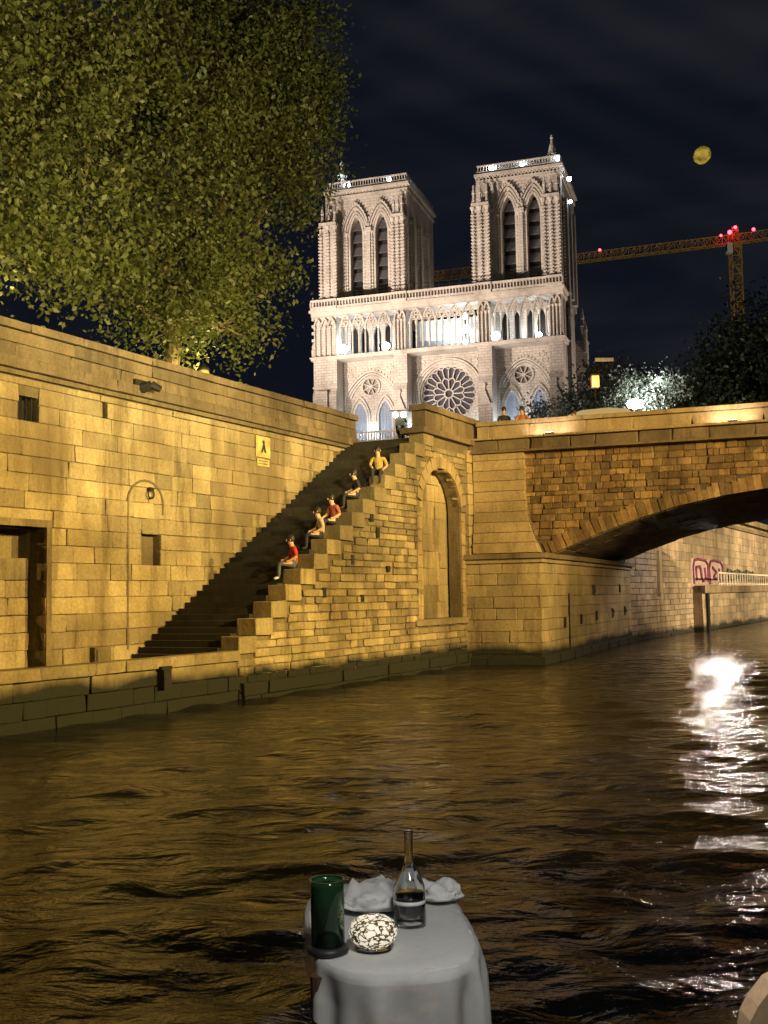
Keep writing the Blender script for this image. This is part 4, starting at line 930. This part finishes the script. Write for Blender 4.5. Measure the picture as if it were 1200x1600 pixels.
tree('far plane tree whose drooping branches reach in front of the left tower', b2, tuple(W(-5.6, 13.2, 13)),
     [wl(-5, 11.5, 19.2, 3.6, 3.6, 2.8), wl(-5, 14.5, 22.5, 4.0, 4, 3.2), wl(-5, 19.0, 23.6, 3.2, 3.2, 2.4), wl(-4.8, 21.0, 24.9, 2.1, 2.3, 1.5), wl(-5, 18.0, 19.8, 2.6, 2.8, 1.7), wl(-5, 12, 14.8, 2.7, 2.7, 2.0), wl(-4.8, 16.0, 16.0, 2.3, 2.5, 1.7), wl(-4.7, 16.2, 13.2, 1.3, 1.4, 1.4), wl(-4.6, 11.8, 12.3, 1.7, 1.8, 1.2), wl(-5, 21.0, 21.6, 1.8, 2.0, 1.0), wl(-5.3, 17.5, 26.5, 3.6, 3.6, 2.2)], 70000, .20, 'leaf', .38, GT)
# trees on the square to the right
def dtree(label, px, py, base_z, lobes, n, size, mat, r=.3, name='square_tree', grp='trees on the square beyond the bridge'):
    return tree(label, Vector((px, py, base_z)), (px, py, base_z+(max(l[2] for l in lobes)-base_z)*.45), lobes, n, size, mat, r, grp, name)
dtree('tall dark tree at the right edge under the crane mast', 37.5, 115, 8.27, [(36, 115, 20, 5, 5, 4), (39, 116, 26, 6, 6, 5), (42, 115, 29, 6, 6, 5), (34, 114, 24.5, 3.2, 3.2, 2.6), (40, 112, 19, 6, 5, 4), (45, 115, 23, 6, 6, 6), (33, 114, 19, 3.4, 3.4, 3)], 26000, .52, 'leafdark', .5)
dtree('brownish bare-looking tree left of the tall dark tree', 27.5, 122, 8.27, [(27, 122, 22, 4, 4, 3.4), (29.5, 122, 25, 3.4, 3.4, 3), (25, 121, 25.5, 2.6, 2.6, 2.4), (31, 121, 20, 3.4, 3, 3)], 9000, .42, 'leafbrown', .35)
dtree('low tree standing in front of the right cathedral portal', 18.4, 108, 8.27, [(17, 108, 20.4, 1.9, 1.9, 1.0), (19.4, 108, 21.6, 1.8, 1.8, 1.2), (21, 108, 22.8, 1.7, 1.7, 1.7), (19.8, 108, 19.6, 2.6, 2.2, 1.4), (15.4, 108, 20.6, 1.0, 1, .5)], 4200, .34, 'leafpale', .22)
dtree('silvery tree sparkling white around the bright lamp', 25.4, 104, 8.27, [(24.6, 104, 21.9, 2.1, 1.8, 1.6), (26.3, 104, 22.3, 1.7, 1.6, 1.6), (25.6, 104, 20.2, 2.2, 1.8, 1.4), (22.9, 104, 22, 1.3, 1.2, 1.2)], 4600, .32, 'leafpale', .22)
lamp('tree_flood_light', 'POINT', (25.2, 101.6, 20.8), 2600, COOL, .25); lamp('tree_flood_light', 'POINT', (26.6, 103.4, 22.9), 900, COOL, .2)
lamp('tree_flood_light', 'POINT', (19, 112, 17), 1500, COOL, .3)
lamp('tree_flood_light', 'SPOT', (30, 96, 10.5), 9000, (1, .8, .5), .3, (33, 116, 22), 90, .9)

# ---- street furniture beyond the bridge
def mast(name, label, cat, p, z0, z1, r=.07):
    t = thing(name, label, cat, (p[0], p[1], z0)); m = MB((p[0], p[1], z0)); m.lathe([(r*2, z0), (r*2, z0+.5), (r, z0+.7), (r*.8, z1)], (p[0], p[1], 0), 8); m.build('pole', M['iron'], t); return t
t = mast('flood_mast', 'brilliant white lamp on a mast shining just above the bridge parapet', 'lamp', (23.4, 100, 0), 8.27, 20.1)
O = (23.4, 100, 8.27)
MB(O).box(23.0, 23.8, 99.9, 100.2, 19.9, 20.1).build('bracket', M['iron'], t)
m = MB(O); m.smooth = True; m.lathe([(.05, 19.5), (.45, 19.62), (.62, 19.95), (.5, 20.25), (.1, 20.4)], (23.4, 99.6, 0), 14, 1.3, .8); m.build('lens', M['warm_light'], t)
lamp('mast_light', 'POINT', (23.4, 98.6, 20), 1500, (1, .95, .88), .4)
t = mast('street_lamp', 'slim street lamp with a square amber lantern left of the bright lamp', 'street lamp', (12.1, 61, 0), 8.27, 14.2, .06)
O = (12.1, 61, 8.27)
MB(O).box(11.9, 12.3, 60.8, 61.2, 14.2, 14.85).build('lantern', M['amber'], t); MB(O).box(11.84, 12.36, 60.75, 61.25, 14.86, 14.95).build('lantern_cap', M['iron'], t)
MB(O).box(12.14, 13.2, 60.97, 61.03, 15.7, 15.9).build('arm', M['rail'], t); MB(O).tube((12.1, 61, 15.1), (12.15, 61, 15.85), .03).build('spur', M['iron'], t)
lamp('lantern_light', 'POINT', (12.1, 60.4, 14.5), 60, (1, .6, .2), .2)

# ---- white van on the bridge, only its roof above the parapet
vx = BW(4.0, 7.0, 8.25)
v = thing('white_van', 'pale van on the bridge with only its curved roof showing above the parapet', 'van', vx, ROTBR)
pr = [(-1.9, .35), (2.3, .35), (2.35, 1.0), (1.75, 1.15), (1.1, 1.95), (.8, 2.2), (0, 2.32), (-1.2, 2.28), (-1.8, 2.1), (-1.95, 1.0)]
MB().prism([(x, z) for x, z in pr], 'y', -.95, .95).build('body', M['whitep'], v)
MB().prism([(1.15, 1.85), (1.72, 1.2), (1.75, 1.2), (1.2, 1.9)], 'y', -.85, .85).build('windscreen', M['autoglass'], v)
for s in (-1, 1):
    MB().box(.2, 1.1, min(s*.955, s*.96), max(s*.955, s*.96), 1.2, 1.8).build('side_window', M['autoglass'], v)
    MB().box(2.3, 2.38, s*.7-.15, s*.7+.15, .75, .95).build('headlight', M['whitep'], v)
    for x in (-1.2, 1.5): m = MB(); m.tube((x, s*.72, .36), (x, s*.97, .36), .36, n=14); m.build('wheel', M['tyre'], v)

# ---- tower crane
cb = Vector((86.6, 260, 8.3))
cr = thing('tower_crane', 'yellow lattice tower crane with red beacons behind the cathedral', 'crane', cb)
def lattice(p0, p1, w, h, nseg, r, up=Vector((0, 0, 1)), tri=False):
    m = MB(cb); d = (p1-p0).normalized(); side = d.cross(up).normalized(); u2 = side.cross(d).normalized()
    cs = [(-w/2, 0), (w/2, 0), (0, h)] if tri else [(-w/2, -h/2), (w/2, -h/2), (w/2, h/2), (-w/2, h/2)]
    P = [[p0.lerp(p1, i/nseg)+side*a+u2*b for a, b in cs] for i in range(nseg+1)]; n = len(cs)
    for k in range(n): m.tube(P[0][k], P[-1][k], r*1.5, n=4)
    for i in range(nseg):
        for k in range(n):
            a, b = (k, (k+1) % n) if i % 2 else ((k+1) % n, k); m.tube(P[i][a], P[i+1][b], r, n=4, cap=False); m.tube(P[i][k], P[i][(k+1) % n], r, n=4, cap=False)
    return m
top = Vector((86.8, 260, 86.0))
lattice(cb, top, 2.3, 2.3, 34, .13, Vector((0, 1, 0))).build('mast', M['crane'], cr)
J0 = Vector((86.8, 260, 87.0)); J1 = Vector((8, 294, 88.6)); dj = (J0-J1).normalized()
lattice(J1, J0, 1.7, 2.3, 60, .12, tri=True).build('jib', M['crane'], cr); lattice(J0, J0+dj*24+Vector((0, 0, .6)), 1.7, 2.3, 18, .12, tri=True).build('counter_jib', M['crane'], cr)
MB(cb).box(85.4, 88.2, 258.8, 261.2, 85.6, 87.2).build('slewing_ring', M['crane'], cr)
lattice(J0+Vector((0, 0, .2)), J0+Vector((0, 0, 4.0)), 1.4, 1.4, 4, .1, Vector((0, 1, 0))).build('tower_head', M['crane'], cr)
MB(cb).box(84.2, 85.5, 257.6, 259.0, 84.0, 86.6).build('cab', M['whitep'], cr); MB(cb).box(84.15, 84.25, 257.7, 258.9, 84.9, 86.3).build('cab_window', M['autoglass'], cr)
m = MB(cb); c = J0+dj*22; m.box(c.x-1.5, c.x+1.5, c.y-1, c.y+1, c.z-3, c.z); m.build('counterweight', M['craneb'], cr)
for p, r in ((J0+Vector((-1.6, -1.5, 2.4)), .52), (J0+Vector((-.2, -1.5, 3.6)), .40), (J0+dj*4.5+Vector((0, 0, 3.0)), .40), (J0-dj*33+Vector((0, 0, 2.6)), .36), (J0-dj*79+Vector((0, 0, 2.6)), .34), (J0+Vector((-3.6, -1, 1.8)), .3)):
    m = MB(cb); m.smooth = True; m.lathe([(.05, -r), (r*.8, -r*.6), (r, 0), (r*.8, r*.6), (.05, r)], p, 10); m.build('beacon', M['red_light'], cr)
lamp('beacon_light', 'POINT', J0+Vector((-1.6, -2.6, 2.6)), 45, (1, .02, .03), .4)
lamp('crane_light', 'SPOT', (40, 170, 20), 105000, (1, .85, .6), 1, (72, 266, 84), 40, .8)
# yellow emissive disc far off in the sky
m = MB((184, 600, 249)); m.smooth = True; m.lathe([(.3, -4.6), (3.5, -4), (6, -2), (6.6, .3), (5.6, 2.6), (3, 4.2), (.3, 4.6)], (184, 600, 249), 18, .92, 1); m.v = [Vector((v.x*.8, v.y, v.z*.98)) for v in m.v]; mo = m.build('glow_disc', M['glow_disc']); mo.location = (184, 600, 249); tag(mo, 'soft yellow glowing disc in the dark sky above the crane', 'glow_disc')

# ================================================================== PEOPLE
def person(label, loc, rz, pose, cols, h=1.72, grp=None, hair='hair'):
    """one continuous skinned body; cols = (skin, top, legs, shoes)"""
    k = h/1.72
    if pose == 'stand':
        J = dict(pel=(0, 0, .93), wai=(0, .01, 1.08), che=(0, .0, 1.30), nec=(0, .01, 1.47), hed=(0, -.01, 1.56), hd2=(0, -.015, 1.68),
                 ls=(-.19, 0, 1.41), le=(-.25, .03, 1.13), lw=(-.20, -.10, .93), lh=(-.19, -.14, .85), rs=(.19, 0, 1.41), re=(.25, .03, 1.13), rw=(.22, -.06, .90), rh=(.22, -.09, .82),
                 lp=(-.10, 0, .88), lk=(-.11, -.02, .49), la=(-.11, .02, .09), lt=(-.12, -.14, .04), rp=(.10, 0, .88), rk=(.11, -.03, .49), ra=(.11, .02, .09), rt=(.12, -.14, .04))
    elif pose == 'lean':
        J = dict(pel=(0, .12, .93), wai=(0, .08, 1.07), che=(0, -.06, 1.27), nec=(0, -.14, 1.42), hed=(.01, -.20, 1.50), hd2=(.01, -.22, 1.62),
                 ls=(-.19, -.1, 1.37), le=(-.27, -.2, 1.13), lw=(-.10, -.36, 1.08), lh=(-.03, -.40, 1.08), rs=(.19, -.1, 1.37), re=(.27, -.2, 1.13), rw=(.10, -.36, 1.08), rh=(.03, -.40, 1.10),
                 lp=(-.10, .12, .88), lk=(-.11, .05, .49), la=(-.11, .1, .09), lt=(-.12, -.06, .04), rp=(.10, .12, .88), rk=(.11, .07, .49), ra=(.11, .14, .09), rt=(.12, -.02, .04))
    else:   # sit, z = 0 at the seat
        J = dict(pel=(0, 0, .11), wai=(0, .04, .26), che=(0, .0, .47), nec=(0, -.05, .64), hed=(0, -.09, .72), hd2=(0, -.11, .84),
                 ls=(-.19, -.02, .58), le=(-.27, -.10, .34), lw=(-.17, -.30, .24), lh=(-.13, -.37, .23), rs=(.19, -.02, .58), re=(.28, .05, .33), rw=(.22, -.18, .20), rh=(.2, -.26, .19),
                 lp=(-.10, -.02, .10), lk=(-.13, -.44, .16), la=(-.13, -.40, -.26), lt=(-.14, -.55, -.30), rp=(.10, -.02, .10), rk=(.14, -.44, .14), ra=(.13, -.46, -.26), rt=(.14, -.61, -.30))
    Rr = dict(pel=.15, wai=.135, che=.16, nec=.062, hed=.085, hd2=.085, ls=.075, le=.05, lw=.036, lh=.042, rs=.075, re=.05, rw=.036, rh=.042, lp=.10, lk=.068, la=.045, lt=.04, rp=.10, rk=.068, ra=.045, rt=.04)
    E = [('pel', 'wai', 1), ('wai', 'che', 1), ('che', 'nec', 1), ('nec', 'hed', 0), ('hed', 'hd2', 0), ('che', 'ls', 1), ('ls', 'le', 1), ('le', 'lw', 0), ('lw', 'lh', 0), ('che', 'rs', 1), ('rs', 're', 1), ('re', 'rw', 0), ('rw', 'rh', 0),
         ('pel', 'lp', 2), ('lp', 'lk', 2), ('lk', 'la', 2), ('la', 'lt', 3), ('pel', 'rp', 2), ('rp', 'rk', 2), ('rk', 'ra', 2), ('ra', 'rt', 3)]
    names = list(J); me = bpy.data.meshes.new('person_skeleton'); me.from_pydata([Vector(J[n])*k for n in names], [(names.index(a), names.index(b)) for a, b, _ in E], [])
    o = bpy.data.objects.new('person_tmp', me); COL.objects.link(o); md = o.modifiers.new('skin', 'SKIN'); md.use_smooth_shade = True; o.modifiers.new('sub', 'SUBSURF').levels = 1
    sk = me.skin_vertices[0].data
    for n, s in zip(names, sk): s.radius = (Rr[n]*k, Rr[n]*k*(.72 if n in ('pel', 'wai', 'che') else 1)); s.use_root = (n == 'pel')
    dg = bpy.context.evaluated_depsgraph_get(); res = bpy.data.meshes.new_from_object(o.evaluated_get(dg)); bpy.data.objects.remove(o)
    res.name = 'person'; res.materials.clear()
    for c in cols: res.materials.append(M[c])
    seg = [(np.array(J[a])*k, np.array(J[b])*k, mt) for a, b, mt in E]
    for p in res.polygons:
        c = np.array(p.center); best = 9
        for a, b, mt in seg:
            t_ = np.clip(np.dot(c-a, b-a)/np.dot(b-a, b-a), 0, 1); d = np.linalg.norm(c-a-(b-a)*t_)-.0
            if d < best: best = d; p.material_index = mt
        p.use_smooth = True
    body = link('person', res, None, loc, None, (0, 0, rz)); tag(body, label, 'person', grp)
    hc = Vector(J['hd2'])*k; m = MB(); m.smooth = True; m.lathe([(.02, .115), (.075, .095), (.104, .03), (.104, -.04), (.085, -.10)], (0, .035, .022), 10, .95, .98); m.v = [v+hc for v in m.v if True]
    m.build('hair', M[hair], body)
    f = hc+Vector((0, -.09, -.03)); mm = MB(); mm.lathe([(.012, -.03), (.018, -.02), (.006, .03)], f+Vector((0, -.012, 0)), 6); mm.build('nose', M[cols[0]], body)
    for s in (-1, 1):
        mm = MB(); mm.lathe([(.003, -.009), (.011, 0), (.003, .009)], f+Vector((s*.034, .004, .038)), 6); mm.build('eye', M['black'], body)
        mm = MB(); mm.lathe([(.004, -.03), (.014, 0), (.006, .03)], hc+Vector((s*.098, .0, -.03)), 6); mm.build('ear', M[cols[0]], body)
    return body
def on_step(t, s): i = int((s-4.55)/TR); return 1.0+RS*(i+1)
def cap(k): return 1.62+.453*k+.005
person('person in a red shirt sitting on the stepped wall lowest of the three sitters', W(2.86, 8.25, cap(4)+.02), ROTB-.9+PI*0, 'sit', ('skin', 'redshirt', 'jeans', 'whitep'))
person('person in a beige shirt and dark trousers sitting above the red shirt', W(2.86, 9.75, cap(6)+.02), ROTB-.9, 'sit', ('skin', 'beige', 'darkcloth', 'black'))
person('person in a rust top sitting between the beige shirt and the person in black', W(2.86, 10.55, cap(7)+.02), ROTB-.5, 'sit', ('skin', 'rust', 'darkcloth', 'black'))
person('person in black sitting on the stepped wall above the three lower sitters', W(2.86, 12.0, cap(9)+.02), ROTB-.9, 'sit', ('skin', 'darkcloth', 'darkcloth', 'black'))
person('person in a yellow jacket sitting near the top of the stepped wall', W(2.86, 13.5, cap(11)+.02), ROTB+.3, 'sit', ('skin', 'yellowcoat', 'darkcloth', 'black'))
person('dark dressed person on the bridge looking over the parapet at its left end', BW(.45, 1.35, 8.25), ROTBR+.4, 'stand', ('skin', 'darkcloth', 'darkcloth', 'black'), 1.78)
person('person in an orange top leaning over the bridge parapet', BW(1.25, 1.15, 8.25), ROTBR, 'lean', ('skin', 'orange', 'jeans', 'black'), 1.74)
person('person behind the bridge parapet in front of the pale van with only the head showing', BW(3.1, 2.2, 8.25), ROTBR-.3, 'stand', ('skin', 'rust', 'jeans', 'black'), 1.60)
# scooter with two lamps at the stair head
sc_ = thing('motor_scooter', 'dark motor scooter with two bright round lamps parked at the stair head', 'scooter', W(1.9, 17.1, 8.3), ROTB-1.2)
m = MB()
for x in (-.6, .6): m = MB(); m.tube((x, -.05, .24), (x, .05, .24), .24, n=14); m.build('wheel', M['tyre'], sc_)
MB().prism([(-.75, .35), (-.2, .28), (.25, .25), (.5, .5), (.55, .95), (.42, .95), (.3, .45), (-.05, .42), (-.1, .72), (-.8, .78)], 'y', -.16, .16).build('body', M['black'], sc_)
MB().box(-.75, -.08, -.15, .15, .785, .86).build('seat', M['tyre'], sc_); MB().tube((.44, -.34, 1.05), (.44, .34, 1.05), .025).build('handlebar', M['iron'], sc_)
for s in (-1, 1):
    m = MB(); m.smooth = True; m.tube((.56, s*.15, .88), (.61, s*.15, .88), .10, .08, 12); m.build('headlight', M['warm_light'], sc_)

# ================================================================== TABLE ON THE BOAT DECK, solid stand-in for a window reflection
dk = MB(); dk.box(-2.2, 2.4, 1.5, 5.16, .30, .45); struct(dk.build('boat_deck', M['deck']))
TZ = 1.29; TC = Vector((-.015, 4.52, 0))
def tprof(a, grow=0.0):
    # rounded rectangle, slightly turned
    c, s = math.cos(a), math.sin(a); n = 3.2; r = (abs(c/(.325+grow))**n+abs(s/(.62+grow))**n)**(-1/n); x, y = r*c, r*s; k = .10
    return TC.x+x*math.cos(k)-y*math.sin(k), TC.y+x*math.sin(k)+y*math.cos(k)
tb = thing('dining_table', 'small dining table mostly hidden by its white cloth at the bottom of the view', 'table', (TC.x, TC.y, .45))
TO = (TC.x, TC.y, .45); NA = 56
m = MB(TO); ring = [tprof(2*PI*i/NA, -.012) for i in range(NA)]
m.add([(x, y, z) for z in (TZ-.045, TZ-.004) for x, y in ring], [tuple(range(NA-1, -1, -1)), tuple(range(NA, 2*NA))]+[(i, (i+1) % NA, NA+(i+1) % NA, NA+i) for i in range(NA)]); m.build('tabletop', M['whitep'], tb)
for sx in (-1, 1):
    for sy in (-1, 1): MB(TO).tube((TC.x+sx*.24, TC.y+sy*.46, .45), (TC.x+sx*.25, TC.y+sy*.48, TZ-.046), .022, .03, 10).build('leg', M['wood'], tb)
# cloth: flat on top, hanging in folds, long on the near right, short on the near left
NA = 220; NR = 16; vs = []; fs = []
def drop(a):
    d = math.cos(a-(-.75)); return .05+.66*max(0, .5+.5*d)**3
for j in range(6):
    for i in range(NA):
        x, y = tprof(2*PI*i/NA, .0); k = j/5; vs.append((TC.x+(x-TC.x)*(.02+.98*k), TC.y+(y-TC.y)*(.02+.98*k), TZ+.007*noise.noise(Vector((x*k*7, y*k*7, 0)))-(.003 if j == 5 else 0)))
for j in range(1, NR+1):
    for i in range(NA):
        a = 2*PI*i/NA; k = j/NR; d = drop(a)*k; fold = min(1, d/.12)*(.018*math.sin(a*17+.8*math.sin(a*5))+.011*math.sin(a*29+1))
        x, y = tprof(a, .006+fold+.045*d); vs.append((x, y, TZ-.006-d+.004*math.sin(a*9)*k))
for j in range(NR+5):
    for i in range(NA): fs.append((j*NA+i, j*NA+(i+1) % NA, (j+1)*NA+(i+1) % NA, (j+1)*NA+i))
fs.append(tuple(range(NA-1, -1, -1)))
m = MB(); m.smooth = True; m.add([Vector(v)-Vector((TC.x, TC.y, TZ)) for v in vs], fs); o = m.build('tablecloth', M['reflected_cloth']); o.location = (TC.x, TC.y, TZ); tag(o, 'white cloth hanging in folds over the small table', 'tablecloth')
def lathe_thing(name, label, cat, p, parts, n=24, sx=1, sy=1):
    t = thing(name, label, cat, p)
    for nm, mt, prof in parts: m = MB(); m.smooth = True; m.lathe(prof, (0, 0, 0), n, sx, sy); m.build(nm, M[mt], t)
    return t
ZT = TZ+.004
lathe_thing('glass_tumbler', 'tall dark green glass tumbler on the left of the white cloth', 'glass', (-.235, 4.14, ZT), [
    ('base', 'black', [(.074, 0), (.078, .006), (.074, .018), (.064, .026)]), ('wall', 'green', [(.062, .027), (.063, .24), (.066, .262), (.061, .262), (.057, .24), (.057, .032)])], 28)
lathe_thing('candle_holder', 'low glowing candle holder of patterned glass beside the green tumbler', 'candle holder', (-.068, 4.17, ZT), [
    ('foot', 'clear', [(.05, 0), (.07, .004), (.06, .012)]), ('bowl', 'candle', [(.06, .013), (.084, .035), (.092, .065), (.080, .095), (.055, .113), (.03, .118)])], 28, 1, .9)
lathe_thing('water_carafe', 'clear glass water bottle with a slim neck behind the candle holder', 'bottle', (.075, 4.46, ZT), [
    ('body', 'clear', [(.058, 0), (.066, .006), (.064, .10), (.062, .15), (.045, .19), (.022, .22), (.017, .25), (.017, .36), (.022, .368), (.018, .368), (.013, .36), (.013, .25), (.04, .185), (.058, .15), (.060, .012)]),
    ('water', 'clear', [(.055, .014), (.057, .06), (.057, .125)]), ('collar', 'whitep', [(.0645, .085), (.0655, .09), (.0652, .1)])], 28)
def blob(name, label, p, sx, sy, sz, seed):
    bm = bmesh.new(); bmesh.ops.create_icosphere(bm, subdivisions=4, radius=1)
    for v in bm.verts:
        c = v.co.copy(); n1 = noise.noise(c*1.6+Vector((seed, 0, 0))); n2 = abs(noise.noise(c*3.4+Vector((0, seed, 0)))); v.co = Vector((c.x*sx*(1+.35*n1), c.y*sy*(1+.35*n1), max(0, (c.z*.5+.5))*sz*(.65+.6*n2+.5*n1)))
    me = bpy.data.meshes.new(name); bm.to_mesh(me); bm.free(); me.shade_smooth(); me.materials.append(M['cloth']); o = link(name, me, None, p); return tag(o, label, 'napkin', 'crumpled white napkins')
blob('napkin', 'crumpled white napkin behind the bottle at the right back corner', (.21, 4.80, ZT), .105, .10, .085, 3.0)
blob('napkin', 'wide rumpled white napkin between the green tumbler and the bottle', (-.07, 4.72, ZT), .17, .18, .10, 8.0)
ch = thing('chair', 'tan upholstered chair back just entering the bottom right corner', 'chair', (1.18, 2.72, .45))
m = MB((1.18, 2.72, .45)); pts = [(.845, .95), (.845, 1.54), (.852, 1.575), (.872, 1.61), (.91, 1.655), (1.0, 1.70), (1.39, 1.72), (1.39, .95)]
m.prism(pts, 'y', 2.68, 2.76); bk = m.build('backrest', M['tan'], ch)
MB((1.18, 2.72, .45)).box(.85, 1.39, 2.3, 2.78, .86, .945).build('seat', M['tan'], ch)
for x in (.87, 1.36):
    for y in (2.34, 2.74): MB((1.18, 2.72, .45)).tube((x, y, .45), (x, y, .859), .02, n=8).build('leg', M['iron'], ch)
lamp('boat_cabin_light', 'SPOT', (.5, 2.2, 3.6), 190, (1, .95, .88), .25, (.15, 4.2, 1.2), 112, .6)
